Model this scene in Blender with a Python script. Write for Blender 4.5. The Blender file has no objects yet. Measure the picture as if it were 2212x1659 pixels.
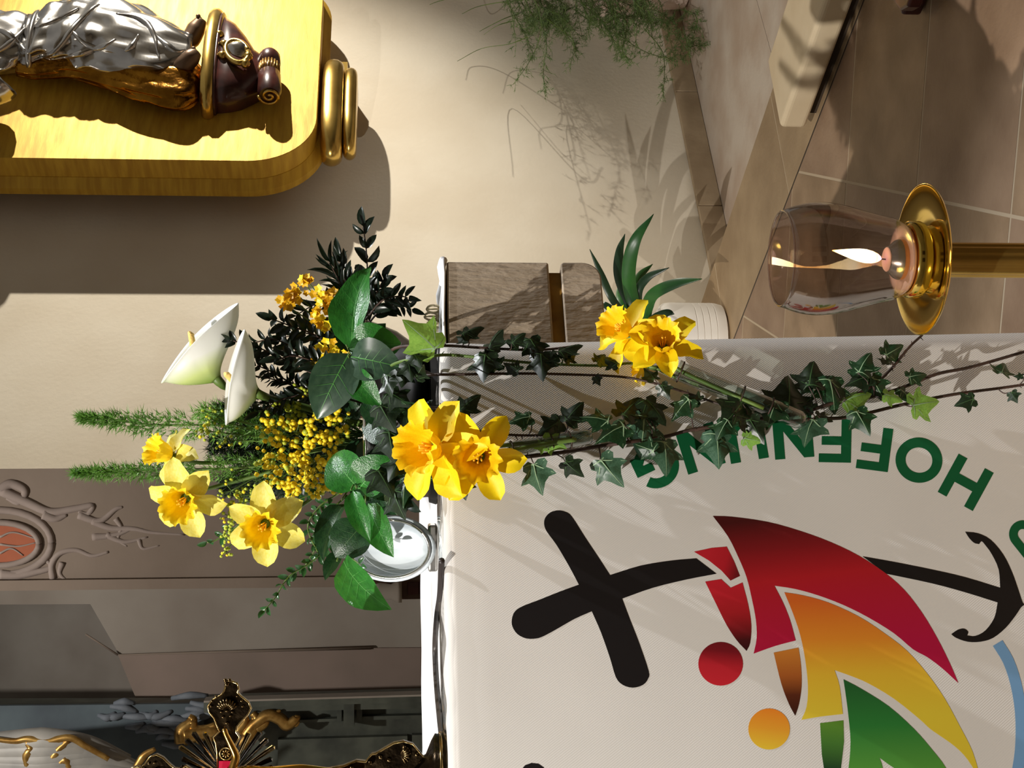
import bpy, bmesh, math, random
from mathutils import Vector, Matrix, noise
from mathutils.bvhtree import BVHTree
random.seed(7)
RND = random.Random(11)
sc = bpy.context.scene
C = sc.collection
V = Vector

# ------------------------------------------------------------------ camera
FPX = 3000.0
ZC = 1.10
PITCH = math.atan(256.0 / FPX)
CAM = V((0, 0, ZC))
F = V((0, math.cos(PITCH), -math.sin(PITCH)))
U = V((0, math.sin(PITCH), math.cos(PITCH)))
R = V((1, 0, 0))
cd = bpy.data.cameras.new('camera')
cd.sensor_fit = 'HORIZONTAL'; cd.sensor_width = 36.0
cd.lens = FPX / 2212 * 36.0
cd.clip_start = 0.02; cd.clip_end = 100
cam = bpy.data.objects.new('camera', cd)
C.objects.link(cam)
M = Matrix((-U, R, -F)).transposed().to_4x4()      # the photo lies on its side: image right is down
M.translation = CAM
cam.matrix_world = M
sc.camera = cam

# ------------------------------------------------------------------ world, exposure
w = bpy.data.worlds.new('world'); sc.world = w; w.use_nodes = True
bg = w.node_tree.nodes['Background']
bg.inputs[0].default_value = (1.0, 0.93, 0.84, 1); bg.inputs[1].default_value = 0.17
vs = sc.view_settings
vs.view_transform = 'Standard'; vs.look = 'None'; vs.gamma = 1; vs.exposure = 0.25
vs.use_curve_mapping = False

# ------------------------------------------------------------------ lights
def spot(name, loc, target, energy, size_deg, color, radius=0.03, blend=0.3):
    l = bpy.data.lights.new(name, 'SPOT'); l.energy = energy; l.color = color
    l.spot_size = math.radians(size_deg); l.spot_blend = blend; l.shadow_soft_size = radius
    o = bpy.data.objects.new(name, l); C.objects.link(o)
    o.location = loc
    o.rotation_euler = (V(target) - V(loc)).to_track_quat('-Z', 'Y').to_euler()
    return o
WARM = (1.0, 0.86, 0.66); NEUT = (1.0, 0.95, 0.88); COOL = (0.95, 0.97, 1.0)
spot('relief_spotlight', (4.67, 5.46, 2.5), (0.15, 4.95, 1.55), 1080, 47, (1.0, 0.93, 0.81), 0.03, 1.0)
spot('nave_spotlight', (-4.2, -3.4, 2.6), (0.55, 4.6, 0.25), 1300, 17, NEUT, 0.03, 0.6)
spot('altar_spotlight', (1.72, 2.2, 4.1), (-0.05, 1.62, 1.0), 430, 40, COOL, 0.014, 0.5)
spot('altar_spotlight', (-1.7, -0.9, 3.9), (-0.1, 1.7, 1.15), 800, 34, NEUT, 0.02, 0.5)
spot('chancel_fill_light', (-1.2, 4.6, 5.2), (-1.7, 8.2, 1.4), 370, 70, NEUT, 0.08, 0.9)  # added fill to brighten the dark chancel; no known lamp there

# ------------------------------------------------------------------ projection helpers (photo pixel -> point at a real distance)
def ray(x, y):
    return F + R * ((829.5 - y) / FPX) + U * ((1106.0 - x) / FPX)
def P(x, y, d):
    r = ray(x, y); return CAM + r * (d / r.y)
def plane_hit(x, y, p0, n):
    r = ray(x, y); return CAM + r * ((p0 - CAM).dot(n) / r.dot(n))
def pxm(d):                      # metres per photo pixel at distance d
    return d / FPX

TH = math.radians(30)
TA = V((math.cos(TH), math.sin(TH), 0)); NA = V((math.sin(TH), -math.cos(TH), 0))
A0 = V((0.0507, 1.70, 0)); ZT = ZC - 0.0595
def PB(x, y, off=0.0):           # a point on (or in front of) the banner's plane
    return plane_hit(x, y, A0 + NA * off, NA)
TW = V((0.774, 0.633, 0)).normalized(); NW = V((TW.y, -TW.x, 0))
W0 = V((0.617, 5.19, 0))
def PW(x, y, off=0.0):           # a point on (or in front of) the cream wall
    return plane_hit(x, y, W0 + NW * off, NW)
def PZ(x, y, z):                 # a point at height z
    return plane_hit(x, y, V((0, 0, z)), V((0, 0, 1)))

# ------------------------------------------------------------------ object helpers
WM = {}
def W(o): return WM.get(o.name, Matrix.Identity(4))
def link(o, parent, M):
    C.objects.link(o)
    WM[o.name] = M.copy()
    if parent is not None:
        o.parent = parent
        o.matrix_basis = W(parent).inverted() @ M
    else:
        o.matrix_basis = M
    return o
def tag(o, label=None, cat=None, group=None, kind=None):
    if label: o['label'] = label
    if cat: o['category'] = cat
    if group: o['group'] = group
    if kind: o['kind'] = kind
    return o
def thing(name, loc, label, cat, group=None):
    o = bpy.data.objects.new(name, None); o.empty_display_size = 0.02
    link(o, None, Matrix.Translation(loc))
    return tag(o, label, cat, group)

class MB:
    def __init__(s): s.v = []; s.f = []; s.m = []
    def add(s, v, f, m=0):
        b = len(s.v); s.v += [tuple(p) for p in v]
        s.f += [[i + b for i in q] for q in f]; s.m += [m] * len(f); return s
    def mesh(s, name, mats, smooth=True, sharp=None):
        me = bpy.data.meshes.new(name)
        me.from_pydata(s.v, [], s.f); me.update()
        if not isinstance(mats, (list, tuple)): mats = [mats]
        for m in mats: me.materials.append(m)
        me.polygons.foreach_set('material_index', s.m)
        me.polygons.foreach_set('use_smooth', [smooth] * len(s.f))
        if sharp: me.set_sharp_from_angle(angle=math.radians(sharp))
        return me
    def build(s, name, mats, parent=None, M=None, smooth=True, sharp=None, recalc=True):
        me = s.mesh(name, mats, smooth, None)
        if recalc:
            bm = bmesh.new(); bm.from_mesh(me); bmesh.ops.recalc_face_normals(bm, faces=bm.faces); bm.to_mesh(me); bm.free()
        if sharp: me.set_sharp_from_angle(angle=math.radians(sharp))
        o = bpy.data.objects.new(name, me)
        if M is None:                       # built in world coordinates: move the origin to the middle of the piece
            n = max(1, len(s.v))
            c = V((sum(p[0] for p in s.v) / n, sum(p[1] for p in s.v) / n, min(p[2] for p in s.v)))
            me.transform(Matrix.Translation(-c)); M = Matrix.Translation(c)
        return link(o, parent, M)
def put(name, me, parent, M):
    return link(bpy.data.objects.new(name, me), parent, M)

def catmull(pts, n=6):
    pts = [V(p) for p in pts]
    if len(pts) < 3: return [pts[0].lerp(pts[-1], i / n) for i in range(n + 1)]
    q = [pts[0] * 2 - pts[1]] + pts + [pts[-1] * 2 - pts[-2]]
    out = []
    for i in range(1, len(q) - 2):
        a, b, c, d = q[i - 1], q[i], q[i + 1], q[i + 2]
        for k in range(n):
            t = k / n
            out.append(0.5 * ((2 * b) + (c - a) * t + (2 * a - 5 * b + 4 * c - d) * t * t + (3 * b - a - 3 * c + d) * t ** 3))
    out.append(pts[-1]); return out
def tube(mb, pts, r, sides=6, m=0, cap=True, flat=1.0):
    pts = [V(p) for p in pts]; n = len(pts)
    rr = r if isinstance(r, (list, tuple)) else [r] * n
    if len(rr) != n:
        rr = [rr[0] + (rr[-1] - rr[0]) * i / (n - 1) if len(rr) == 2 else
              rr[min(int(i / (n - 1) * (len(rr) - 1)), len(rr) - 2)] * (1 - (i / (n - 1) * (len(rr) - 1) - min(int(i / (n - 1) * (len(rr) - 1)), len(rr) - 2))) +
              rr[min(int(i / (n - 1) * (len(rr) - 1)), len(rr) - 2) + 1] * (i / (n - 1) * (len(rr) - 1) - min(int(i / (n - 1) * (len(rr) - 1)), len(rr) - 2)) for i in range(n)]
    vs_, fs = [], []
    up = None
    for i in range(n):
        t = (pts[min(i + 1, n - 1)] - pts[max(i - 1, 0)])
        if t.length < 1e-9: t = V((0, 0, 1))
        t.normalize()
        if up is None:
            up = V((0, 0, 1)) if abs(t.z) < 0.9 else V((1, 0, 0))
        up = (up - t * up.dot(t))
        if up.length < 1e-6: up = t.orthogonal()
        up.normalize(); sd = t.cross(up)
        for k in range(sides):
            a = 2 * math.pi * k / sides
            vs_.append(pts[i] + (up * math.cos(a) + sd * math.sin(a) * flat) * rr[i])
    for i in range(n - 1):
        for k in range(sides):
            a = i * sides + k; b = i * sides + (k + 1) % sides
            fs.append([a, b, b + sides, a + sides])
    if cap:
        fs.append(list(range(sides))[::-1]); fs.append([(n - 1) * sides + k for k in range(sides)])
    mb.add(vs_, fs, m); return mb
def lathe(mb, prof, seg=32, origin=(0, 0, 0), M=None, m=0, fn=None):
    """prof: (r, z) list, axis z"""
    o = V(origin); vs_, fs = [], []
    for i, (r, z) in enumerate(prof):
        for k in range(seg):
            a = 2 * math.pi * k / seg
            p = V((r * math.cos(a), r * math.sin(a), z))
            if fn: p = fn(p, i, a)
            if M is not None: p = M @ p
            vs_.append(o + p)
    for i in range(len(prof) - 1):
        for k in range(seg):
            a = i * seg + k; b = i * seg + (k + 1) % seg
            fs.append([a, b, b + seg, a + seg])
    if prof[0][0] > 1e-6 : pass
    mb.add(vs_, fs, m); return mb
def box(mb, p0, ex, ey, ez, m=0):
    p0 = V(p0); ex, ey, ez = V(ex), V(ey), V(ez)
    v = [p0, p0 + ex, p0 + ex + ey, p0 + ey, p0 + ez, p0 + ex + ez, p0 + ex + ey + ez, p0 + ey + ez]
    f = [[0, 3, 2, 1], [4, 5, 6, 7], [0, 1, 5, 4], [1, 2, 6, 5], [2, 3, 7, 6], [3, 0, 4, 7]]
    return mb.add(v, f, m)
def prism(mb, poly, ext, m=0, sides=True):
    """poly: 3D points of a flat outline; ext: vector of thickness (from outline backwards)"""
    poly = [V(p) for p in poly]; ext = V(ext); n = len(poly)
    v = poly + [p + ext for p in poly]
    f = [list(range(n)), [n + i for i in range(n)][::-1]]
    if sides: f += [[i, n + i, n + (i + 1) % n, (i + 1) % n] for i in range(n)]
    return mb.add(v, f, m)
def sphere(mb, c, r, seg=10, rings=6, sc_=(1, 1, 1), m=0):
    vs_, fs = [], []; c = V(c)
    for i in range(rings + 1):
        th = math.pi * i / rings
        for k in range(seg):
            a = 2 * math.pi * k / seg
            vs_.append(c + V((math.sin(th) * math.cos(a) * sc_[0], math.sin(th) * math.sin(a) * sc_[1], math.cos(th) * sc_[2])) * r)
    for i in range(rings):
        for k in range(seg):
            a = i * seg + k; b = i * seg + (k + 1) % seg
            fs.append([a, a + seg, b + seg, b])
    return mb.add(vs_, fs, m)
def bevel_obj(o, width, seg=2):
    md = o.modifiers.new('bevel', 'BEVEL'); md.width = width; md.segments = seg; md.limit_method = 'ANGLE'; md.angle_limit = math.radians(40)
    return o
def frame(o, d, nrm, sx, sy, sz=None):
    y = V(d).normalized(); z = V(nrm); z = z - y * z.dot(y)
    if z.length < 1e-5: z = y.orthogonal()
    z.normalize(); x = y.cross(z)
    sz = sz or sy
    M = Matrix((x * sx, y * sy, z * sz)).transposed().to_4x4(); M.translation = V(o); return M

# ------------------------------------------------------------------ materials
def lin(c):
    return tuple(((v / 255) / 12.92 if v / 255 <= 0.04045 else ((v / 255 + 0.055) / 1.055) ** 2.4) for v in c[:3]) + (1,)
MATS = {}
def mat(name, c1, rough=0.5, metal=0.0, c2=None, nscale=8, stretch=(1, 1, 1), bump=0.0, bscale=None, bstretch=None, trans=0.0, tcol=None,
        spec=0.5, coat=0.0, detail=4, ramp=(0.35, 0.65), rotz=0.0, coords='Object', rvar=0.0, alpha=None):
    if name in MATS: return MATS[name]
    m = bpy.data.materials.new(name); m.use_nodes = True
    nt = m.node_tree; N = nt.nodes; L = nt.links
    b = N['Principled BSDF']; out = N['Material Output']
    b.inputs['Base Color'].default_value = lin(c1); b.inputs['Roughness'].default_value = rough
    b.inputs['Metallic'].default_value = metal; b.inputs['Specular IOR Level'].default_value = spec
    b.inputs['Coat Weight'].default_value = coat
    tc = N.new('ShaderNodeTexCoord')
    def nz(scale, st):
        mp = N.new('ShaderNodeMapping'); mp.inputs['Scale'].default_value = st; mp.inputs['Rotation'].default_value = (0, 0, rotz)
        L.new(tc.outputs[coords], mp.inputs[0])
        n = N.new('ShaderNodeTexNoise'); n.inputs['Scale'].default_value = scale; n.inputs['Detail'].default_value = detail
        L.new(mp.outputs[0], n.inputs['Vector']); return n
    if c2:
        n = nz(nscale, stretch); r = N.new('ShaderNodeValToRGB')
        r.color_ramp.elements[0].position = ramp[0]; r.color_ramp.elements[1].position = ramp[1]
        r.color_ramp.elements[0].color = lin(c1); r.color_ramp.elements[1].color = lin(c2)
        L.new(n.outputs['Fac'], r.inputs[0]); L.new(r.outputs[0], b.inputs['Base Color'])
        if rvar:
            mr = N.new('ShaderNodeMapRange'); mr.inputs[3].default_value = max(0, rough - rvar); mr.inputs[4].default_value = rough + rvar
            L.new(n.outputs['Fac'], mr.inputs[0]); L.new(mr.outputs[0], b.inputs['Roughness'])
    if bump:
        n2 = nz(bscale or nscale, bstretch or stretch); bp = N.new('ShaderNodeBump')
        bp.inputs['Strength'].default_value = bump; bp.inputs['Distance'].default_value = 0.01
        L.new(n2.outputs['Fac'], bp.inputs['Height']); L.new(bp.outputs[0], b.inputs['Normal'])
    if trans:
        t = N.new('ShaderNodeBsdfTranslucent'); t.inputs[0].default_value = lin(tcol or c2 or c1)
        mx = N.new('ShaderNodeMixShader'); mx.inputs[0].default_value = trans
        L.new(b.outputs[0], mx.inputs[1]); L.new(t.outputs[0], mx.inputs[2]); L.new(mx.outputs[0], out.inputs[0])
    MATS[name] = m; return m
def glass(name, tint, gl=0.12, rough=0.01):
    m = bpy.data.materials.new(name); m.use_nodes = True; nt = m.node_tree; N = nt.nodes; L = nt.links
    N.remove(N['Principled BSDF']); out = N['Material Output']
    t = N.new('ShaderNodeBsdfTransparent'); t.inputs[0].default_value = lin(tint)
    g = N.new('ShaderNodeBsdfGlossy'); g.inputs['Roughness'].default_value = rough
    lw = N.new('ShaderNodeLayerWeight'); lw.inputs[0].default_value = 0.35
    mr = N.new('ShaderNodeMapRange'); mr.inputs[3].default_value = gl * 0.35; mr.inputs[4].default_value = min(0.9, gl * 5)
    mx = N.new('ShaderNodeMixShader')
    L.new(lw.outputs['Facing'], mr.inputs[0]); L.new(mr.outputs[0], mx.inputs[0])
    L.new(t.outputs[0], mx.inputs[1]); L.new(g.outputs[0], mx.inputs[2]); L.new(mx.outputs[0], out.inputs[0])
    return m
def emis(name, stops, strength, axis=1):
    m = bpy.data.materials.new(name); m.use_nodes = True; nt = m.node_tree; N = nt.nodes; L = nt.links
    N.remove(N['Principled BSDF']); out = N['Material Output']
    e = N.new('ShaderNodeEmission'); e.inputs[1].default_value = strength
    tc = N.new('ShaderNodeTexCoord'); sx = N.new('ShaderNodeSeparateXYZ'); r = N.new('ShaderNodeValToRGB')
    L.new(tc.outputs['Generated'], sx.inputs[0]); L.new(sx.outputs[2], r.inputs[0])
    el = r.color_ramp.elements; el[0].position = stops[0][0]; el[0].color = lin(stops[0][1]); el[1].position = stops[-1][0]; el[1].color = lin(stops[-1][1])
    for p, c in stops[1:-1]:
        q = el.new(p); q.color = lin(c)
    L.new(r.outputs[0], e.inputs[0]); L.new(e.outputs[0], out.inputs[0]); return m
def gradmat(name, p0, p1, stops, rough=0.6):
    """flat print whose ink runs from p0 to p1 (points in the piece's own space)"""
    m = bpy.data.materials.new(name); m.use_nodes = True; nt = m.node_tree; N = nt.nodes; L = nt.links
    b = N['Principled BSDF']; b.inputs['Roughness'].default_value = rough; b.inputs['Specular IOR Level'].default_value = 0.25
    tc = N.new('ShaderNodeTexCoord')
    d = V(p1) - V(p0); ln = d.length_squared
    sub = N.new('ShaderNodeVectorMath'); sub.operation = 'SUBTRACT'; sub.inputs[1].default_value = p0
    dot = N.new('ShaderNodeVectorMath'); dot.operation = 'DOT_PRODUCT'; dot.inputs[1].default_value = d / ln
    r = N.new('ShaderNodeValToRGB'); el = r.color_ramp.elements
    el[0].position = stops[0][0]; el[0].color = lin(stops[0][1]); el[1].position = stops[-1][0]; el[1].color = lin(stops[-1][1])
    for p, c in stops[1:-1]:
        q = el.new(p); q.color = lin(c)
    L.new(tc.outputs['Object'], sub.inputs[0]); L.new(sub.outputs[0], dot.inputs[0]); L.new(dot.outputs['Value'], r.inputs[0]); L.new(r.outputs[0], b.inputs['Base Color'])
    return m

M_wall = mat('cream_plaster', (222, 213, 195), 0.9, c2=(212, 201, 181), nscale=2.5, bump=0.08, bscale=60, spec=0.2)
M_skirt = mat('skirting_sandstone', (176, 156, 128), 0.75, c2=(150, 130, 104), nscale=5, bump=0.1, bscale=40, spec=0.3)
M_tile = mat('sandstone_tile', (160, 134, 106), 0.55, c2=(134, 110, 84), nscale=7, bump=0.12, bscale=70, spec=0.35)
M_tile2 = mat('sandstone_tile_rosy', (156, 130, 106), 0.55, c2=(132, 106, 84), nscale=6, bump=0.12, bscale=70, spec=0.35)
M_tile3 = mat('sandstone_border', (164, 140, 108), 0.5, c2=(140, 116, 86), nscale=5, bump=0.12, bscale=60, spec=0.4)
M_grout = mat('pale_grout', (186, 168, 142), 0.9)
M_dgrout = mat('dark_joint', (62, 50, 38), 0.9)
M_lowstone = mat('pale_limestone', (206, 194, 180), 0.6, c2=(186, 166, 148), nscale=5, bump=0.1, bscale=50)
M_altar = mat('tooled_stone', (176, 160, 140), 0.85, c2=(160, 144, 124), nscale=14, stretch=(2, 2, 1), bump=0.3, bscale=60, bstretch=(2.4, 2.4, 0.7), spec=0.25, detail=6)
M_oldgold = mat('tarnished_gilding', (170, 128, 54), 0.45, 0.35, c2=(134, 98, 40), nscale=30, bump=0.15)
M_white = mat('white_linen', (236, 235, 234), 0.85, c2=(226, 225, 224), nscale=6, bump=0.2, bscale=14, spec=0.2)
M_lace = mat('lace_thread', (224, 208, 166), 0.9)
M_goldleaf = mat('brushed_gilding', (212, 170, 56), 0.55, 0.3, c2=(188, 144, 44), nscale=5, stretch=(1.2, 1.2, 9), bump=0.05, bscale=30, bstretch=(1, 1, 14), rvar=0.08)
M_brass = mat('polished_brass', (240, 212, 116), 0.1, 1.0, c2=(226, 192, 92), nscale=3)
M_brassd = mat('satin_brass', (222, 188, 104), 0.24, 0.95, c2=(186, 152, 76), nscale=9)
M_silver = mat('polished_silver', (220, 218, 214), 0.2, 0.95, c2=(170, 168, 166), nscale=9)
M_gold = mat('gilded_lining', (178, 124, 40), 0.2, 1.0, c2=(120, 78, 20), nscale=14, bump=0.4, bscale=26)
M_feet = mat('dark_bronze_skin', (118, 94, 74), 0.4, 0.6)
M_marblered = mat('red_marble', (84, 44, 38), 0.3, 0, c2=(52, 26, 24), nscale=14, coat=0.4)
M_stem = mat('vine_bark', (70, 48, 38), 0.6, c2=(44, 30, 22), nscale=60)
M_gstem = mat('green_stem', (98, 122, 52), 0.5, c2=(70, 96, 40), nscale=20)
M_ivy = mat('ivy_leaf', (34, 66, 38), 0.34, c2=(20, 46, 26), nscale=25, trans=0.12, tcol=(60, 110, 40), bump=0.1, bscale=60)
M_ivyg = mat('ivy_leaf_grey', (66, 96, 74), 0.4, c2=(44, 76, 54), nscale=25, trans=0.1, tcol=(80, 120, 60))
M_ivyd = mat('ivy_leaf_dark', (28, 44, 22), 0.38, c2=(14, 26, 14), nscale=25, trans=0.06, tcol=(50, 90, 30))
M_ivyp = mat('ivy_leaf_pale', (142, 184, 84), 0.4, c2=(112, 160, 66), nscale=18, trans=0.3, tcol=(160, 200, 80))
M_vein = mat('leaf_vein', (140, 168, 130), 0.5)
M_veinl = mat('broad_leaf_vein', (76, 138, 64), 0.5)
M_veind = mat('leaf_vein_dark', (54, 84, 44), 0.5)
M_salal = mat('broad_leaf', (44, 112, 40), 0.28, c2=(30, 88, 32), nscale=10, trans=0.16, tcol=(90, 160, 40), bump=0.15, bscale=30)
M_salald = mat('broad_leaf_dark', (34, 66, 36), 0.32, c2=(20, 48, 26), nscale=10, trans=0.1, tcol=(60, 110, 40), bump=0.15, bscale=30)
M_salalg = mat('broad_leaf_grey', (54, 78, 58), 0.34, c2=(38, 62, 46), nscale=10, trans=0.08, tcol=(60, 100, 40))
M_myrt = mat('small_dark_leaf', (22, 36, 24), 0.32, c2=(12, 22, 16), nscale=20, trans=0.05, tcol=(40, 70, 30))
M_box = mat('small_green_leaf', (48, 92, 48), 0.3, c2=(30, 66, 34), nscale=20, trans=0.12, tcol=(80, 130, 50))
M_needle = mat('fern_needle', (116, 158, 72), 0.5, c2=(80, 126, 52), nscale=12, trans=0.2, tcol=(120, 170, 60))
M_needled = mat('fern_needle_dark', (26, 46, 18), 0.6, c2=(14, 28, 12), nscale=12, trans=0.06, tcol=(50, 84, 26))
M_aspar = mat('asparagus_needle', (112, 130, 82), 0.6, c2=(80, 104, 56), nscale=14, trans=0.15, tcol=(110, 150, 60))
M_yel = mat('daffodil_yellow', (255, 232, 20), 0.5, c2=(255, 220, 8), nscale=30, trans=0.22, tcol=(255, 214, 0), bump=0.12, bscale=80)
M_yelc = mat('daffodil_corona', (255, 222, 22), 0.5, c2=(255, 206, 8), nscale=40, trans=0.22, tcol=(255, 190, 0), bump=0.15, bscale=80)
M_pale = mat('pale_daffodil_petal', (246, 236, 130), 0.5, c2=(238, 222, 88), nscale=14, trans=0.25, tcol=(246, 232, 90), bump=0.12, bscale=70)
M_palec = mat('pale_daffodil_corona', (255, 234, 56), 0.5, c2=(255, 216, 20), nscale=40, trans=0.2, tcol=(255, 210, 0))
M_stamen = mat('stamen', (236, 176, 30), 0.6)
M_calla = mat('calla_white', (240, 240, 238), 0.42, c2=(230, 231, 228), nscale=12, trans=0.25, tcol=(240, 242, 225))
M_spadix = mat('spadix', (236, 196, 110), 0.7, bump=0.4, bscale=200)
M_berry = mat('yellow_bud', (255, 236, 54), 0.45, c2=(255, 220, 30), nscale=20, trans=0.2, tcol=(255, 226, 40))
M_berryg = mat('greenish_bud', (202, 204, 60), 0.5, c2=(150, 176, 50), nscale=20, trans=0.1)
M_floret = mat('mustard_floret', (244, 196, 30), 0.5, c2=(226, 170, 18), nscale=30, trans=0.15, tcol=(230, 170, 10))
M_pewter = mat('pewter', (150, 150, 150), 0.28, 1.0, c2=(96, 96, 98), nscale=6)
M_dish = mat('brushed_aluminium', (206, 214, 220), 0.45, 0.15, c2=(176, 186, 194), nscale=9, stretch=(6, 1, 1))
M_bowlshade = mat('bowl_shade_black', (26, 24, 24), 0.4)  # near black: the shade around the bowl foot put into the colour
M_cable = mat('cable_rubber', (48, 42, 40), 0.45)
M_pot = mat('white_ceramic', (226, 222, 214), 0.45, c2=(218, 212, 202), nscale=5)
M_soil = mat('potting_soil', (52, 40, 30), 0.95, bump=0.6, bscale=40)
M_clivia = mat('strap_leaf', (52, 104, 44), 0.34, c2=(32, 74, 36), nscale=8, stretch=(1, 1, 0.3), trans=0.1)
M_cliviad = mat('strap_leaf_dark', (36, 62, 38), 0.34, c2=(24, 46, 28), nscale=8, trans=0.06)
M_cream = mat('cream_slab_stone', (222, 204, 172), 0.7, c2=(212, 192, 158), nscale=6, bump=0.04, bscale=50)
M_maroon = mat('maroon_wood', (76, 28, 26), 0.35, c2=(52, 18, 18), nscale=12, stretch=(1, 6, 1))
M_taupe = mat('taupe_plaster', (138, 124, 112), 0.9, c2=(126, 112, 100), nscale=1.6, bump=0.08, bscale=30, spec=0.2)
M_taupel = mat('stucco_relief', (154, 140, 132), 0.85, c2=(138, 124, 116), nscale=5, spec=0.2)
M_terra = mat('terracotta_paint', (168, 96, 66), 0.85, c2=(150, 80, 54), nscale=4)
M_greyw = mat('grey_plaster', (160, 152, 142), 0.9, c2=(142, 132, 122), nscale=1.4, bump=0.06, bscale=30, spec=0.2)
M_greyp = mat('rosy_grey_plaster', (150, 132, 122), 0.9, c2=(132, 118, 108), nscale=1.6, spec=0.2)
M_niche = mat('niche_plaster', (150, 144, 136), 0.9, c2=(128, 120, 112), nscale=1.8, spec=0.2)
M_greenm = mat('green_marbling', (88, 92, 82), 0.5, c2=(58, 62, 56), nscale=6, detail=8)
M_bluep = mat('slate_blue_paint', (88, 102, 108), 0.7, c2=(66, 76, 84), nscale=3)
M_cloud = mat('grey_cloud_stucco', (112, 118, 126), 0.75, c2=(88, 96, 106), nscale=10, bump=0.3)
M_gilt = mat('carved_gilding', (214, 172, 98), 0.34, 0.8, c2=(158, 116, 56), nscale=18)
M_wood = mat('dark_oak', (84, 56, 38), 0.5, c2=(60, 38, 26), nscale=8, stretch=(1, 1, 0.2))
M_bronze = mat('antique_bronze', (66, 54, 38), 0.26, 1.0, c2=(28, 22, 17), nscale=50, bump=0.12, bscale=90)
M_bronzer = mat('bronze_relief', (120, 100, 68), 0.24, 1.0, c2=(70, 56, 38), nscale=50)
M_bronzel = mat('bronze_edge', (206, 178, 120), 0.2, 1.0, c2=(140, 112, 66), nscale=30)
M_goldfig = mat('gilt_corpus', (226, 182, 96), 0.18, 1.0, c2=(180, 132, 56), nscale=20)
M_enamel = mat('crimson_enamel', (168, 12, 52), 0.25, coat=0.5)
M_wax = mat('rosy_wax', (246, 206, 188), 0.5, trans=0.25, tcol=(255, 190, 150))
M_waxo = mat('orange_wax', (246, 166, 92), 0.5, trans=0.3, tcol=(255, 150, 60))
M_wick = mat('wick', (50, 26, 40), 0.9)
M_glass = glass('smoky_glass', (238, 231, 226), 0.14)
M_glassc = glass('clear_tube_glass', (226, 234, 230), 0.2)
M_film = glass('clear_film', (244, 244, 244), 0.2, 0.06)
M_flame = emis('flame', [(0.0, (150, 120, 190)), (0.12, (255, 190, 110)), (0.35, (255, 244, 206)), (0.8, (255, 232, 170)), (1.0, (255, 180, 80))], 9)

# ================================================================== the setting
ZLOW = -0.15
# cream wall at an angle to the camera
def wp(s, off, z): return W0 + TW * s + NW * off + V((0, 0, z))
s_l = -1.14
mb = MB(); prism(mb, [wp(s_l, 0, 4.4), wp(s_l + 5.2, 0, 4.4), wp(s_l + 5.2, -0.5, 4.4), wp(s_l + 0.6, -0.5, 4.4)], (0, 0, -4.75))
tag(mb.build('wall_right', M_wall, smooth=False), kind='structure')
mb = MB()
base = bpy.data.objects.new('baseboard_right', None); link(base, None, Matrix.Translation(wp(0, 0, ZLOW))); tag(base, kind='structure')
for a, b_ in ((s_l, -0.62), (-0.615, 0.062), (0.067, 0.74), (0.745, 1.42), (1.425, 2.1), (2.105, 2.8)):
    mb = MB(); box(mb, wp(a, 0.001, ZLOW), TW * (b_ - a), NW * 0.022, (0, 0, 0.093))
    bevel_obj(mb.build('stone', M_skirt, base, smooth=False), 0.002)

# lower floor beside the wall: long pale slabs
E2a = PZ(1681, 154, 0); E2b = PZ(1541, 574, 0)
TE = (E2b - E2a).normalized()              # runs away from the camera along the platform edge
NE = V((-TE.y, TE.x, 0))
if NE.dot(V((-1, -1, 0))) < 0: NE = -NE    # towards the platform
mb = MB(); box(mb, (-6, -8, ZLOW - 0.25), (14, 0, 0), (0, 20, 0), (0, 0, 0.2))
lowf = tag(mb.build('floor', M_dgrout, smooth=False), kind='structure')
for i in range(5):
    for j in range(0, 3):
        a = -1.5 + i * 1.25 + (0.6 if j % 2 else 0); o0 = 0.024 + j * 0.8 if j >= 0 else None
        if o0 is None: continue
        mb = MB(); box(mb, wp(a, o0, ZLOW - 0.051), TW * 1.246, NW * 0.796, (0, 0, 0.051))
        mb.build('slab', M_lowstone, lowf, smooth=False)

# raised platform: body, border stones along its edge, tiles laid askew
plat = bpy.data.objects.new('floor_platform', None); link(plat, None, Matrix.Translation(E2a)); tag(plat, kind='structure')
def ep(s, off, z): return V((E2a.x, E2a.y, 0)) + TE * s + NE * off + V((0, 0, z))
mb = MB(); box(mb, ep(-7, 0.004, ZLOW - 0.05), TE * 13, NE * 7.5, (0, 0, -ZLOW + 0.0493))
mb.build('bed', M_grout, plat, smooth=False)
BW = 0.375
for i in range(12):
    a = -4.3 + i * 0.83 + 0.25
    mb = MB(); box(mb, ep(a, 0.0, -0.14), TE * 0.826, NE * (BW - 0.006), (0, 0, 0.14))
    bevel_obj(mb.build('border_stone', M_tile3, plat, smooth=False), 0.002)
mb = MB(); box(mb, ep(-5, BW - 0.006, -0.02), TE * 10, NE * 0.008, (0, 0, 0.0197)); mb.build('joint', M_dgrout, plat, smooth=False)
def clip(poly, p0, n):
    out = []
    for i in range(len(poly)):
        a, b_ = poly[i], poly[(i + 1) % len(poly)]; da, db = (a - p0).dot(n), (b_ - p0).dot(n)
        if da >= 0: out.append(a)
        if (da >= 0) != (db >= 0): out.append(a + (b_ - a) * (da / (da - db)))
    return out
tx = V((math.cos(math.radians(-12)), math.sin(math.radians(-12)), 0)); ty = V((-tx.y, tx.x, 0))
G = 0.007
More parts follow.
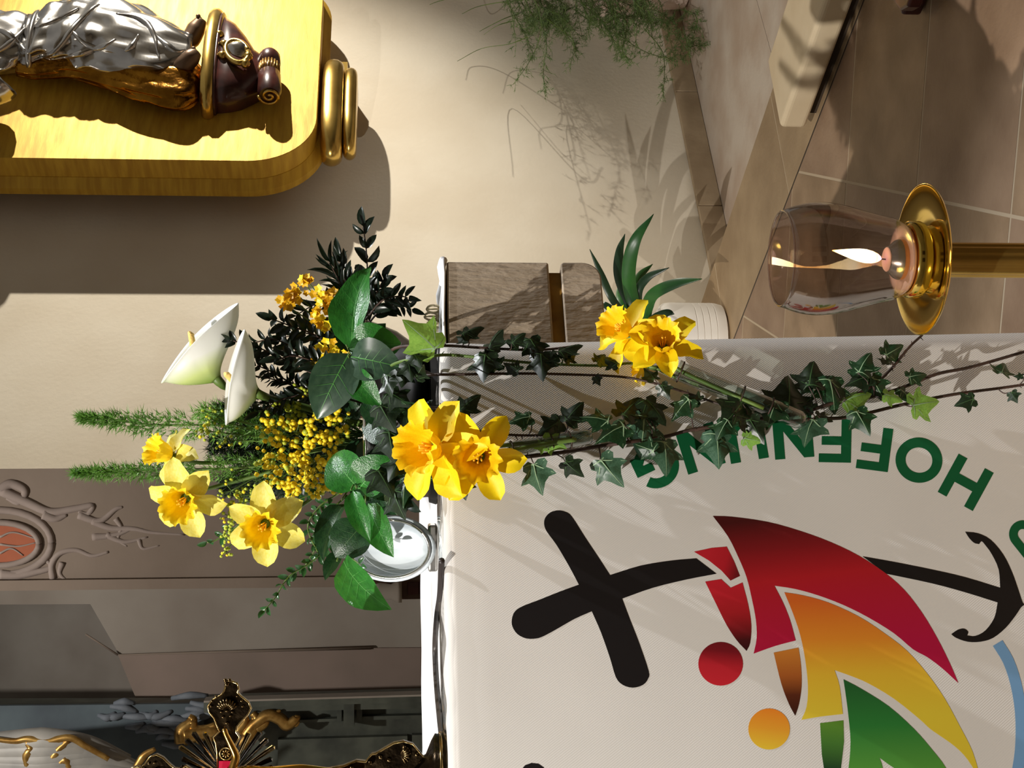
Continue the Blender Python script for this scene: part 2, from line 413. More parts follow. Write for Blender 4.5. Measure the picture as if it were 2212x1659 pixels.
for i in range(-5, 6):
    for j in range(-9, 4):
        a0 = -0.205 + i * 0.48; b0 = 2.872 + j * 0.462
        q = [tx * (a0 + G / 2) + ty * (b0 + G / 2), tx * (a0 + 0.48 - G / 2) + ty * (b0 + G / 2), tx * (a0 + 0.48 - G / 2) + ty * (b0 + 0.462 - G / 2), tx * (a0 + G / 2) + ty * (b0 + 0.462 - G / 2)]
        q = clip(q, ep(0, BW + 0.002, 0), NE)
        if len(q) < 3: continue
        dz = RND.uniform(-0.0003, 0)
        mb = MB(); prism(mb, [p + V((0, 0, dz)) for p in q], (0, 0, -0.02))
        mb.build('tile', [M_tile, M_tile2][(i * 3 + j) % 2], plat, smooth=False)

# chancel beyond the wall's left end
def flat_poly(name, pts, d, thick, m, parent=None, kind=None):
    mb = MB(); prism(mb, [P(x, y, d) for x, y in pts], (0, thick, 0))
    o = mb.build(name, m, parent, smooth=False)
    if kind: tag(o, kind=kind)
    return o
flat_poly('wall_chancel', [(-700, 960), (1300, 960), (1300, 1256), (925, 1262), (400, 1268), (-700, 1278)], 7.0, 0.5, M_taupe, kind='structure')
flat_poly('trim_1', [(-700, 1262), (1300, 1240), (1300, 1262), (-700, 1284)], 6.97, 0.3, M_taupe, kind='structure')
flat_poly('wall_back', [(-700, 1240), (1300, 1240), (1300, 1560), (-700, 1560)], 9.0, 0.3, M_niche, kind='structure')
flat_poly('wall_recess', [(1300, 1220), (1300, 1398), (800, 1400), (255, 1415), (250, 1400), (195, 1305), (-700, 1309), (-700, 1250)], 8.4, 0.55, M_greyw, kind='structure')
flat_poly('wall_recess_lower', [(1300, 1397), (1300, 1560), (298, 1560), (295, 1512), (255, 1415), (800, 1400)], 8.38, 0.55, M_greyp, kind='structure')
# fine ledge line on the recess wall
mb = MB(); tube(mb, [P(x, y, 8.375) for x, y in ((185, 1370), (255, 1415))], 0.006, 5); tube(mb, [P(x, y, 8.375) for x, y in ((255, 1415), (520, 1407), (802, 1399))], [0.005, 0.008, 0.012], 5)
tag(mb.build('trim_2', M_taupe), kind='structure')
# nave closing behind the camera (seen only in the polished metal)
mb = MB(); box(mb, (-6, -7.3, -0.2), (14, 0, 0), (0, 0.3, 0), (0, 0, 5.5)); tag(mb.build('wall_nave', M_wall, smooth=False), kind='structure')
mb = MB(); box(mb, (-6.3, -7, -0.2), (0.3, 0, 0), (0, 11, 0), (0, 0, 5.0)); tag(mb.build('wall_left', M_wall, smooth=False), kind='structure')
mb = MB(); box(mb, (6.6, -7, -0.2), (0.3, 0, 0), (0, 14, 0), (0, 0, 5.0)); tag(mb.build('wall_east', M_wall, smooth=False), kind='structure')
def door_panel(name, p, ex, ez):
    d_ = bpy.data.objects.new(name, None); link(d_, None, Matrix.Translation(V(p))); tag(d_, kind='structure')
    mb = MB(); box(mb, p, ex, (0, 0.06, 0), ez); mb.build('door_leaf', M_wood, d_, smooth=False)
door_panel('door_1', V((-1.6, -7.0, 0)), (1.7, 0, 0), (0, 0, 2.6)); door_panel('door_2', V((1.4, -7.0, 0)), (1.7, 0, 0), (0, 0, 2.6))

# ---------------- stucco ornament on the chancel wall
st = thing('stucco_ornament', P(330, 1160, 6.99), 'raised rococo stucco scrollwork with terracotta oval on the taupe wall', 'stucco')
D_ = 7.004
def stroke(parent, pts, r, m, d=D_, name='scroll', sides=7, jit=0.0, n=6):
    mb = MB(); q = catmull([P(x, y, d) for x, y in pts], n); tube(mb, q, r, sides); return mb.build(name, m, parent)
mb = MB(); q = [(0 + 80 * math.cos(a), 1175 + 42 * math.sin(a)) for a in [i * math.pi / 16 for i in range(32)]]
prism(mb, [P(x, y, D_ - 0.012) for x, y in q], (0, 0.03, 0)); mb.build('painted_oval', M_terra, st, smooth=False)
mb = MB(); q = [P(0 + 84 * math.cos(a), 1175 + 46 * math.sin(a), D_ - 0.01) for a in [i * math.pi / 16 for i in range(33)]]; tube(mb, q, 0.016, 7); mb.build('inner_frame', M_taupel, st)
mb = MB(); q = [P(0 + 112 * math.cos(a), 1172 + 70 * math.sin(a), D_) for a in [i * math.pi / 16 for i in range(33)]]; tube(mb, q, 0.02, 7); mb.build('outer_frame', M_taupel, st)
for pts in (((0, 1160), (30, 1150), (80, 1165)), ((0, 1176), (40, 1180), (78, 1172)), ((0, 1195), (25, 1185), (50, 1200))):
    stroke(st, pts, [0.006, 0.003], M_taupel, D_ - 0.014, 'vein')
for pts, r in ((((0, 1060), (25, 1045), (55, 1060), (40, 1085), (15, 1075)), (0.03, 0.012)), (((5, 1060), (60, 1085), (110, 1105), (165, 1098), (200, 1092), (190, 1110), (170, 1105)), (0.028, 0.01)),
               (((170, 1112), (215, 1125), (250, 1100), (265, 1095)), (0.022, 0.008)), (((200, 1125), (240, 1140), (290, 1142), (330, 1150), (400, 1155)), (0.02, 0.006)),
               (((200, 1160), (250, 1155), (290, 1140)), (0.02, 0.007)), (((230, 1155), (270, 1170), (320, 1160)), (0.018, 0.006)),
               (((250, 1120), (262, 1140), (255, 1165), (275, 1180)), (0.016, 0.006)),
               (((115, 1250), (112, 1220), (130, 1195), (165, 1188), (200, 1200), (235, 1192)), (0.02, 0.008)), (((0, 1240), (40, 1242), (80, 1235), (112, 1225), (100, 1210)), (0.026, 0.01)),
               (((135, 1215), (130, 1240), (155, 1262)), (0.018, 0.006)), (((300, 1165), (310, 1185), (345, 1178)), (0.014, 0.005)), (((95, 1110), (120, 1120), (145, 1112)), (0.03, 0.01))):
    stroke(st, pts, list(r), M_taupel)

# ---------------- far brown balustrade
bal = thing('wooden_balustrade', P(925, 1270, 6.4), 'dark oak balustrade end with pale turned post behind the leaf', 'balustrade')
mb = MB(); prism(mb, [P(x, y, 6.4) for x, y in ((800, 1254), (1445, 1244), (1445, 1284), (800, 1296))], (0, 0.15, 0)); mb.build('panel', M_wood, bal, smooth=False)
mb = MB(); c0 = P(868, 1278, 6.36); lathe(mb, [(0.0, 0), (0.05, 0), (0.05, 0.02), (0.035, 0.05), (0.042, 0.1), (0.03, 0.14), (0, 0.14)], 14, c0); 
c0b = c0
mb.build('post', M_greyw, bal)
for x0, x1 in ((880, 905), (905, 925)):
    mb = MB(); prism(mb, [P(x, y, 6.39) for x, y in ((x0 + 1, 1258), (x1 - 1, 1258), (x1 - 1, 1284), (x0 + 1, 1285))], (0, 0.02, 0)); mb.build('recess_panel', M_maroon, bal, smooth=False)

# ---------------- green marbled altarpiece far behind, lower left
ret = thing('marbled_altarpiece', P(925, 1580, 8.0), 'dark green marbled altarpiece frame with stepped pilaster mouldings', 'altarpiece')
DR = 7.9
def rpiece(name, pts, m, d=DR, th=0.2):
    mb = MB(); prism(mb, [P(x, y, d) for x, y in pts], (0, th, 0)); return mb.build(name, m, ret, smooth=False)
rpiece('back_panel', [(-500, 1528), (1300, 1520), (1300, 2100), (-500, 2100)], M_greenm, DR + 0.1)
rpiece('painted_field', [(-500, 1530), (440, 1520), (440, 1800), (-500, 1800)], M_bluep, DR + 0.06, 0.03)
rpiece('cornice', [(440, 1517), (1300, 1492), (1300, 1506), (440, 1530)], M_greenm, DR - 0.06)
rpiece('cornice_step', [(440, 1530), (1300, 1506), (1300, 1522), (440, 1540)], M_greenm, DR - 0.02)
rpiece('cornice_line', [(440, 1514), (1300, 1489), (1300, 1493), (440, 1518)], M_greyw, DR - 0.07, 0.1)
for x0, x1, y1, dd in ((728, 738, 1560, 0.0), (742, 765, 1571, -0.05), (770, 782, 1558, 0.0)):
    rpiece('bracket', [(x0, 1520), (x1, 1520), (x1, y1), (x0, y1)], M_greenm, DR + dd, 0.12)
rpiece('moulding', [(640, 1556), (730, 1552), (730, 1558), (640, 1562)], M_greenm, DR + 0.04, 0.05)
rpiece('moulding', [(782, 1548), (1100, 1540), (1100, 1547), (782, 1556)], M_greenm, DR + 0.04, 0.05)
rpiece('raised_panel', [(600, 1598), (880, 1590), (880, 1900), (600, 1900)], M_greenm, DR + 0.05, 0.06)
rpiece('raised_panel', [(890, 1588), (1100, 1584), (1100, 1900), (890, 1900)], M_greenm, DR + 0.05, 0.06)
for i in range(26):
    x = RND.uniform(210, 430); y = 1560 + RND.gauss(0, 22) + (x - 320) * 0.05
    a = RND.uniform(-0.4, 0.4); L_ = RND.uniform(30, 80)
    mb = MB(); q = catmull([P(x, y, 7.965), P(x + L_ * 0.5, y + 8 * RND.uniform(-1, 1), 7.945), P(x + L_ * math.cos(a), y + L_ * math.sin(a) * 0.5, 7.965)], 4)
    tube(mb, q, [0.012, 0.022, 0.012], 8); mb.build('cloud_lobe', M_cloud, ret)
for pts, r in ((((396, 1602), (393, 1580), (408, 1565), (418, 1555), (408, 1548)), (0.05, 0.03, 0.018)), (((415, 1558), (420, 1573), (440, 1576), (468, 1566)), (0.03, 0.022)),
               (((400, 1590), (425, 1585), (460, 1580), (475, 1590)), (0.055, 0.03)), (((520, 1610), (540, 1585), (555, 1555), (545, 1540)), (0.045, 0.02)),
               (((530, 1590), (550, 1565), (580, 1545), (605, 1553), (620, 1566), (640, 1552), (642, 1545)), (0.04, 0.035, 0.035, 0.014)), (((555, 1575), (575, 1560), (570, 1540)), (0.03, 0.012)),
               (((570, 1570), (575, 1555), (590, 1548)), (0.02, 0.012)), (((610, 1562), (622, 1570), (635, 1566)), (0.022, 0.012)), (((515, 1580), (530, 1560), (530, 1545)), (0.035, 0.015)), (((395, 1600), (410, 1590), (405, 1575)), (0.03, 0.012)), (((425, 1600), (440, 1588), (436, 1572)), (0.03, 0.012)), (((450, 1598), (458, 1582), (470, 1572)), (0.028, 0.012)), (((540, 1600), (552, 1585), (566, 1582)), (0.03, 0.012)), (((560, 1560), (548, 1552), (556, 1540)), (0.022, 0.01)), (((600, 1552), (598, 1540), (606, 1534)), (0.02, 0.008)), (((630, 1564), (640, 1566), (646, 1558)), (0.016, 0.008))):
    stroke(ret, pts, list(r), M_gilt, 7.86, 'gilded_scroll')
# draped far statue
ds = thing('draped_statue', P(330, 1659, 7.4), 'white and gold draped statue fragment at the lower left edge', 'statue')
mb = MB()
for i in range(9):
    y = 1608 + i * 12
    tube(mb, catmull([P(-60, y + 6 * math.sin(i), 7.45), P(90, y - 8 * math.cos(i * 1.3), 7.38), P(190 + i * 12, y + 6 * math.sin(i * 2), 7.4), P(280 + i * 20, y + 30 + i * 3, 7.45)], 6), [0.05, 0.07, 0.05, 0.02], 8)
mb.build('white_robe', mat('statue_white', (176, 172, 164), 0.5, c2=(140, 138, 134), nscale=5), ds)
for pts in (((-20, 1596), (30, 1601), (60, 1597), (100, 1603), (150, 1594), (185, 1612), (235, 1640)), ((56, 1604), (66, 1618), (56, 1634), (60, 1662)), ((148, 1600), (128, 1618), (112, 1640), (96, 1668)), ((335, 1618), (314, 1630), (300, 1648), (280, 1680)), ((120, 1662), (140, 1642), (152, 1668))):
    mb = MB(); tube(mb, catmull([P(x, y, 7.33) for x, y in pts], 6), [0.012, 0.022, 0.014], 8, flat=0.7); mb.build('gold_hem', M_gilt, ds)

# ================================================================== gilded wall panel, console and statue
def ws(p): d = p - W0; return d.dot(TW), p.z
pl = PW(300, 345, 0.26); sL = ws(pl)[0]
zB = ws(PW(690, 150, 0.26))[1]
sR = ws(PW(600, -85, 0.26))[0]
zTp = zB + 3.0
pan = thing('gilded_wall_panel', wp((sL + sR) / 2, 0, zB), 'large rounded gold leaf panel mounted on the cream wall', 'wall panel')
def rrect(s0, s1, z0, z1, r, n=14):
    o = []
    for cx, cz, a0 in ((s1 - r, z0 + r, -90), (s1 - r, z1 - r, 0), (s0 + r, z1 - r, 90), (s0 + r, z0 + r, 180)):
        for i in range(n + 1):
            a = math.radians(a0 + 90 * i / n); o.append((cx + r * math.cos(a), cz + r * math.sin(a)))
    return o
def wall_layers(name, layers, m, parent):
    """layers: (grow, off) rings of the rounded rectangle"""
    mb = MB(); n = None; vs_ = []
    for g, off in layers:
        ring = rrect(sL - g, sR + g, zB - g, zTp + g, 0.24 + g)
        n = len(ring); vs_ += [wp(s, off, z) for s, z in ring]
    fs = []
    for k in range(len(layers) - 1):
        for i in range(n): fs.append([k * n + i, k * n + (i + 1) % n, (k + 1) * n + (i + 1) % n, (k + 1) * n + i])
    fs.append(list(range(n))[::-1]); fs.append([(len(layers) - 1) * n + i for i in range(n)])
    mb.add(vs_, fs); return mb.build(name, m, parent, sharp=30)
wall_layers('face_board', [(0.0, 0.17), (0.0, 0.258), (-0.002, 0.26)], M_goldleaf, pan)
wall_layers('back_flange', [(0.028, 0.115), (0.03, 0.145), (0.002, 0.175)], M_goldleaf, pan)
def capsule_bar(parent, name, x0, x1, y0, y1, off0, off1, m):
    a = PW((x0 + x1) / 2, y1, off1); b_ = PW((x0 + x1) / 2, y0, off1); s0, s1 = ws(a)[0], ws(b_)[0]
    zt = ws(PW(x0, (y0 + y1) / 2, off1))[1]; zb = ws(PW(x1, (y0 + y1) / 2, off1))[1]
    r = min((zt - zb) / 2 * 0.98, 0.05)
    ring = []
    hh = (zt - zb) / 2; cz = (zt + zb) / 2
    # stadium plan, half-round edge
    n = 8; vs_ = []; fs = []; plan = []
    cs, hs = (s0 + s1) / 2, (s1 - s0) / 2
    for k in range(40):
        a_ = 2 * math.pi * k / 40
        c, s_ = math.cos(a_), math.sin(a_)
        plan.append((cs + hs * (abs(c) ** 0.6) * (1 if c > 0 else -1), s_))
    for i in range(n + 1):
        ph = -math.pi / 2 + math.pi * i / n
        ins = 1 - (1 - math.cos(ph)) * 0.16
        for (s, o) in plan:
            vs_.append(wp(cs + (s - cs) * ins, (off0 + off1) / 2 + o * (off1 - off0) / 2 * ins, cz + math.sin(ph) * hh))
    for i in range(n):
        for k in range(40): fs.append([i * 40 + k, i * 40 + (k + 1) % 40, (i + 1) * 40 + (k + 1) % 40, (i + 1) * 40 + k])
    fs.append(list(range(40))[::-1]); fs.append([n * 40 + k for k in range(40)])
    mb = MB(); mb.add(vs_, fs); return mb.build(name, m, parent)
capsule_bar(pan, 'upper_roll', 694, 740, 98, 306, 0.06, 0.25, M_brassd)
mb = MB(); box(mb, wp((sL + sR) / 2 - .1, 0.001, zB - .1), TW * .2, NW * .15, (0, 0, .3)); mb.build('roll_mount', M_brassd, pan, smooth=False)
capsule_bar(pan, 'lower_roll', 741, 770, 120, 298, 0.06, 0.23, M_brassd)

OB = 0.262
mb = MB(); box(mb, wp(sL + .25, 0.001, zB + .25), TW * (sR - sL - .5), NW * .13, (0, 0, 2.4)); mb.build('wall_mount', M_wood, pan, smooth=False)
con = thing('wall_console', PW(600, 160, OB), 'red marble console with brass rim and scrolled foot under the silver statue', 'console')
# brass rimmed plate: half-round in plan
def half_plate(parent, name, xa, xb, y0, y1, depth, m, taper=1.0):
    zt = ws(PW(xa, (y0 + y1) / 2, OB + depth * 0.6))[1]; zb = ws(PW(xb, (y0 + y1) / 2, OB + depth * 0.6))[1]
    s0 = ws(PW(xa, y1, OB + depth * .3))[0]; s1 = ws(PW(xa, y0, OB + depth * .3))[0]
    cs, hs = (s0 + s1) / 2, (s1 - s0) / 2
    vs_, fs = [], []; K = 25; rows = []
    for z, g in ((zb, 0.96), (zb + (zt - zb) * 0.3, 1.0), (zb + (zt - zb) * 0.7, 1.0), (zt, 0.96)):
        for k in range(K):
            a = math.pi * k / (K - 1)
            vs_.append(wp(cs + hs * math.cos(a) * g, OB + depth * math.sin(a) ** 0.7 * g, z))
    for i in range(3):
        for k in range(K - 1): fs.append([i * K + k, i * K + k + 1, (i + 1) * K + k + 1, (i + 1) * K + k])
    fs.append(list(range(K))); fs.append([3 * K + k for k in range(K)])
    fs.append([0, K, 2 * K, 3 * K, 4 * K - 1, 3 * K - 1, 2 * K - 1, K - 1])
    mb = MB(); mb.add(vs_, fs); return mb.build(name, m, parent, sharp=50), cs, hs, zt, zb
_, cs, hs, zpl, zpb = half_plate(con, 'brass_rim', 441, 466, 26, 236, 0.15, M_brassd)
half_plate(con, 'red_band', 464, 474, 34, 230, 0.14, M_marblered)
# tapering body
vs_, fs = [], []; K = 21
stz = [(470, 42, 228, .13), (500, 62, 226, .125), (525, 90, 222, .115), (545, 118, 214, .1), (565, 130, 205, .085), (585, 132, 200, .07)]
for x, y0, y1, dp in stz:
    c_ = PW(x, (y0 + y1) / 2, OB + dp * .5); z = c_.z
    s0 = ws(PW(x, y1, OB + dp * .3))[0]; s1 = ws(PW(x, y0, OB + dp * .3))[0]
    for k in range(K):
        a = math.pi * k / (K - 1); vs_.append(wp((s0 + s1) / 2 + (s1 - s0) / 2 * math.cos(a), OB + dp * math.sin(a) ** .6, z))
for i in range(len(stz) - 1):
    for k in range(K - 1): fs.append([i * K + k, i * K + k + 1, (i + 1) * K + k + 1, (i + 1) * K + k])
fs.append(list(range(K))); fs.append([(len(stz) - 1) * K + k for k in range(K)])
mb = MB(); mb.add(vs_, fs); mb.build('body', M_marblered, con)
# cartouche on the body
cart = MB(); q = []
for i in range(25):
    a = 2 * math.pi * i / 24; q.append(PW(512 + 24 * math.cos(a) + 6 * math.sin(a), 112 + 24 * math.sin(a), OB + 0.128))
tube(cart, q, 0.012, 7); cart.build('cartouche_frame', M_brassd, con)
mb = MB(); sphere(mb, PW(512, 112, OB + 0.118), 0.045, 12, 8, (0.9, 0.4, 1.0)); mb.build('cartouche_boss', M_silver, con)
for x, y in ((474, 75), (484, 96), (480, 120), (536, 122), (530, 138)):
    mb = MB(); sphere(mb, PW(x, y, OB + 0.125), 0.018, 8, 6); mb.build('bead', M_brassd, con)
# scroll roll at the foot
mb = MB(); a_ = PW(582, 116, OB + 0.075); b_ = PW(582, 206, OB + 0.075)
tube(mb, [a_, a_.lerp(b_, .08), a_.lerp(b_, .26), a_.lerp(b_, .28), a_.lerp(b_, .5), a_.lerp(b_, .52), a_.lerp(b_, .92), b_], [0.03, 0.04, 0.041, 0.035, 0.035, 0.041, 0.044, 0.036], 20)
mb.build('scroll_roll', M_marblered, con, sharp=60)
mb = MB(); 
for k in range(20):
    a0 = 2 * math.pi * k / 20; ax = (b_ - a_).normalized(); u_ = V((0, 0, 1)); v_ = ax.cross(u_)
    dv = (u_ * math.cos(a0) + v_ * math.sin(a0)) * 0.036
    tube(mb, [a_.lerp(b_, .29) + dv, a_.lerp(b_, .49) + dv], 0.0045, 5)
mb.build('gilded_fluting', M_gilt, con)
mb = MB(); ax = (b_ - a_).normalized(); u_ = V((0, 0, 1)); v_ = ax.cross(u_)
tube(mb, [b_ + ax * 0.004 + (u_ * math.cos(t) + v_ * math.sin(t)) * (0.04 - 0.0031 * t) for t in [i * 0.35 for i in range(34)]], 0.006, 6)
mb.build('volute', M_brassd, con)

# ---- statue
sta = thing('robed_statue', PW(440, 110, OB + 0.12), 'silver robed saint statue with gold lined cloak standing on the console', 'statue')
def loft(parent, name, stations, m, depth_fn, foldfn, K=64, off=OB + 0.08, caps=True):
    """stations (x, y_top, y_bot, depth)"""
    q = []
    for i in range(len(stations) - 1):
        a, b_ = stations[i], stations[i + 1]
        n = max(2, int(abs(b_[0] - a[0]) / 7))
        for k in range(n): q.append([a[j] + (b_[j] - a[j]) * k / n for j in range(4)])
    q.append(list(stations[-1]))
    for _ in range(3):
        q2 = [list(r) for r in q]
        for i in range(1, len(q) - 1):
            for j in (1, 2, 3): q2[i][j] = (q[i - 1][j] + 2 * q[i][j] + q[i + 1][j]) / 4
        q = q2
    vs_, fs = [], []
    for x, y0, y1, dp in q:
        p0 = PW(x, y1, off); p1 = PW(x, y0, off); s0 = ws(p0)[0]; s1 = ws(p1)[0]; z = (p0.z + p1.z) / 2
        for k in range(K):
            a = 2 * math.pi * k / K
            g = 1 + foldfn(a, x)
            vs_.append(wp((s0 + s1) / 2 + (s1 - s0) / 2 * math.cos(a) * g, off + 0.56 * dp * math.sin(a) * g, z))
    n = len(q)
    for i in range(n - 1):
        for k in range(K): fs.append([i * K + k, i * K + (k + 1) % K, (i + 1) * K + (k + 1) % K, (i + 1) * K + k])
    if caps: fs.append(list(range(K))); fs.append([(n - 1) * K + k for k in range(K)])
    mb = MB(); mb.add(vs_, fs); return mb.build(name, m, parent)
def robe_fold(a, x):
    s = math.sin(a)
    f = 0.06 * math.sin(5 * a + x * 0.022) + 0.05 * math.sin(9 * a - x * 0.03 + 1.2) + 0.035 * math.sin(14 * a + x * 0.05)
    knee = 0.22 * math.exp(-((x - 240) / 55) ** 2) * math.exp(-((a - 1.05) / 0.38) ** 2)
    k2 = 0.1 * math.exp(-((x - 300) / 50) ** 2) * math.exp(-((a - 2.1) / 0.3) ** 2)
    swag = 0.06 * math.sin((x - 60) * 0.11 + 2.2 * a) * (1 if x < 190 else math.exp(-((x - 190) / 40) ** 2))
    return f + knee + k2 + swag
robe_o = loft(sta, 'robe', [(58, 42, 140, .12), (72, 40, 142, .125), (100, 25, 142, .15), (150, 12, 145, .17), (200, 8, 150, .18), (250, 20, 160, .18), (300, 33, 168, .17), (350, 55, 172, .16), (390, 76, 168, .14), (416, 92, 158, .12)], M_silver, None, robe_fold)
bod_o = loft(sta, 'bodice', [(-260, 40, 150, .06), (-200, 20, 175, .12), (-130, 20, 175, .15), (-60, 30, 160, .15), (0, 34, 152, .14), (30, 34, 150, .14), (60, 42, 138, .118)], M_silver, None,
     lambda a, x: 0.04 * math.sin(6 * a + x * 0.07) + 0.03 * math.sin(11 * a - x * 0.05))
mb = MB(); q = []
for k in range(33):
    a = 2 * math.pi * k / 32; p0 = PW(64, 142, OB + .08); p1 = PW(64, 40, OB + .08)
    q.append(wp((ws(p0)[0] + ws(p1)[0]) / 2 + (ws(p1)[0] - ws(p0)[0]) / 2 * math.cos(a) * 1.05, OB + .08 + .075 * math.sin(a), p0.z))
tube(mb, q, 0.012, 7); mb.build('belt', M_silver, sta)
loft(sta, 'cloak', [(40, 118, 160, .05), (80, 112, 168, .06), (150, 105, 162, .07), (220, 105, 180, .08), (290, 100, 205, .09), (350, 105, 224, .1), (390, 115, 233, .11), (415, 135, 231, .1), (432, 150, 215, .06)], M_gold, None,
     lambda a, x: 0.06 * math.sin(9 * a + x * 0.03) + 0.03 * math.sin(17 * a - x * 0.02), off=OB + 0.062)
# drape edges crossing the robe
bvs = [BVHTree.FromPolygons([W(o) @ v.co for v in o.data.vertices], [list(p.vertices) for p in o.data.polygons]) for o in (robe_o, bod_o)]
def on_robe(x, y):
    r = ray(x, y).normalized(); best = None
    for bv in bvs:
        h, n_, k_, d_ = bv.ray_cast(CAM, r)
        if h is not None and (best is None or d_ < best[1]): best = (h, d_)
    return best[0] + r * 0.003 if best else None
for pts in (((75, 130), (120, 110), (160, 60), (200, 20), (215, 10)), ((110, 128), (160, 120), (210, 104), (240, 92)), ((150, 62), (185, 95), (215, 105), (250, 85)), ((250, 30), (300, 40), (330, 70), (345, 130)),
            ((300, 75), (285, 100), (270, 110)), ((320, 60), (350, 90), (380, 110), (400, 108)), ((75, 60), (120, 45), (170, 18)), ((-20, 120), (20, 95), (55, 60)), ((-20, 60), (20, 75), (55, 110))):
    q2 = [on_robe(p.x, p.y) for p in catmull([V((x, y, 0)) for x, y in pts], 8)]; q2 = [p for p in q2 if p is not None]
    if len(q2) > 3: mb = MB(); tube(mb, q2, [0.005, 0.014, 0.005], 7); mb.build('drape_fold', M_silver, sta)
# feet
def foot(p):
    mb = MB(); q = catmull([PW(*a) for a in p], 5); tube(mb, q, [0.03, 0.036, 0.034, 0.02], 10, flat=0.9)
    e = PW(*p[-1]); d_ = (PW(*p[-1]) - PW(*p[-2])).normalized()
    for i in range(5): sphere(mb, e + V((0, 0, 0.012 - 0.006 * i)) + NW * (0.014 - 0.007 * i) - d_ * 0.003 * i, 0.0095 - i * 0.0008, 7, 5)
    mb.build('foot', M_feet, sta)
foot([(398, 92, OB + .09), (412, 84, OB + .1), (424, 62, OB + .12), (436, 42, OB + .14)])
foot([(384, 150, OB + .1), (398, 140, OB + .12), (414, 124, OB + .14), (426, 112, OB + .15)])
# arms, hand fold and head (above the frame)
mb = MB(); tube(mb, catmull([PW(-190, 165, OB + .09), PW(-90, 195, OB + .1), PW(-10, 185, OB + .12), PW(8, 175, OB + .13)], 6), [0.07, 0.08, 0.07, 0.06], 12); tube(mb, catmull([PW(-190, 30, OB + .09), PW(-90, 5, OB + .1), PW(-70, 60, OB + .16)], 6), [0.07, 0.07, 0.05], 12)
mb.build('sleeve', M_silver, sta)
mb = MB(); tube(mb, [PW(-240, 95, OB + .08), PW(-290, 95, OB + .09)], 0.05, 10); sphere(mb, PW(-345, 95, OB + .11), 0.12, 16, 12, (0.8, 0.9, 1.05)); mb.build('head', M_feet, sta)

# ================================================================== altar
ZA = ZT - 0.008
def ap(s, off, z): return V((A0.x, A0.y, 0)) + TA * s + NA * off + V((0, 0, z))
alt = thing('stone_altar', ap(-0.4, -0.3, 0), 'massive grey tooled stone altar slab with recessed gilded band', 'altar')
S_R = 0.131
def altar_slab(name, z0, z1, s1, off1, m, bev):
    mb = MB(); box(mb, ap(-1.25, -0.66, z0), TA * (1.25 + s1), NA * (0.66 + off1), (0, 0, z1 - z0))
    return bevel_obj(mb.build(name, m, alt, smooth=False), bev, 4)
zq = lambda x: PB(x, 600, -0.014).z
altar_slab('upper_slab', zq(1187), ZA, S_R, -0.014, M_altar, 0.003)
altar_slab('gilded_band', zq(1213), zq(1187), S_R - 0.012, -0.021, M_oldgold, 0.0005)
zl0, zl1 = zq(1299), zq(1213); rr_ = 0.024
pf = [(-1.25, zl1), (S_R - .003, zl1), (S_R, zl1 - .003)] + [(S_R - rr_ + rr_ * math.cos(a), zl0 + rr_ - rr_ * math.sin(a)) for a in [i * math.pi / 16 for i in range(9)]] + [(-1.25, zl0)]
mb = MB(); prism(mb, [ap(a, -0.014, b) for a, b in pf], NA * -0.646); bevel_obj(mb.build('lower_slab', M_altar, alt, sharp=40), 0.002, 2)
mb = MB(); box(mb, ap(-1.0, -0.5, 0.0), TA * 0.85, NA * 0.42, (0, 0, zq(1299))); mb.build('altar_foot', M_altar, alt, smooth=False)
# linen cloth with scalloped lace at the end
clo = thing('altar_cloth', ap(-0.4, -0.3, ZA), 'white linen altar cloth lying on the stone slab', 'cloth')
mb = MB(); nx, ny = 60, 14; vs_, fs = [], []
for i in range(nx + 1):
    for j in range(ny + 1):
        s = -1.25 + (1.25 + S_R + 0.004) * i / nx; o = -0.667 + 0.655 * j / ny
        z = ZA + 0.0035 + 0.0022 * noise.noise(V((s * 14, o * 22, 0))) + 0.0022
        vs_.append(ap(s, o, z))
for i in range(nx):
    for j in range(ny): fs.append([i * (ny + 1) + j, (i + 1) * (ny + 1) + j, (i + 1) * (ny + 1) + j + 1, i * (ny + 1) + j + 1])
mb.add(vs_, fs); o = mb.build('linen', M_white, clo); md = o.modifiers.new('s', 'SOLIDIFY'); md.thickness = 0.003
# rolled hem over the right end and at the far back edge
mb = MB(); q = [ap(S_R + 0.002, -0.014 - 0.64 * t, ZA + 0.004 + 0.002 * math.sin(t * 60)) for t in [i / 40 for i in range(41)]]; tube(mb, q, 0.0055, 8); mb.build('hem', M_white, clo)
mb = MB(); q = [ap(-1.2 + 1.3 * t, -0.66, ZA + 0.012 + 0.006 * noise.noise(V((t * 9, 0, 3)))) for t in [i / 50 for i in range(51)]]; tube(mb, q, 0.012, 8, flat=0.8); mb.build('hem', M_white, clo)
mb = MB()
for i in range(16):
    c_ = ap(S_R - 0.004, -0.12 - i * 0.018, ZA + 0.014 + 0.003 * math.sin(i * 1.7)); q = [c_ + V((0.0, 0, 0)) + NA * 0.009 * math.cos(a) + V((0, 0, 0.009 * math.sin(a))) for a in [k * math.pi / 6 for k in range(13)]]
    tube(mb, q, 0.0016, 5)
    tube(mb, [c_ + V((0, 0, -.008)), c_ + V((0, 0, .009))], 0.0013, 4)
mb.build('lace_edge', M_lace, clo)

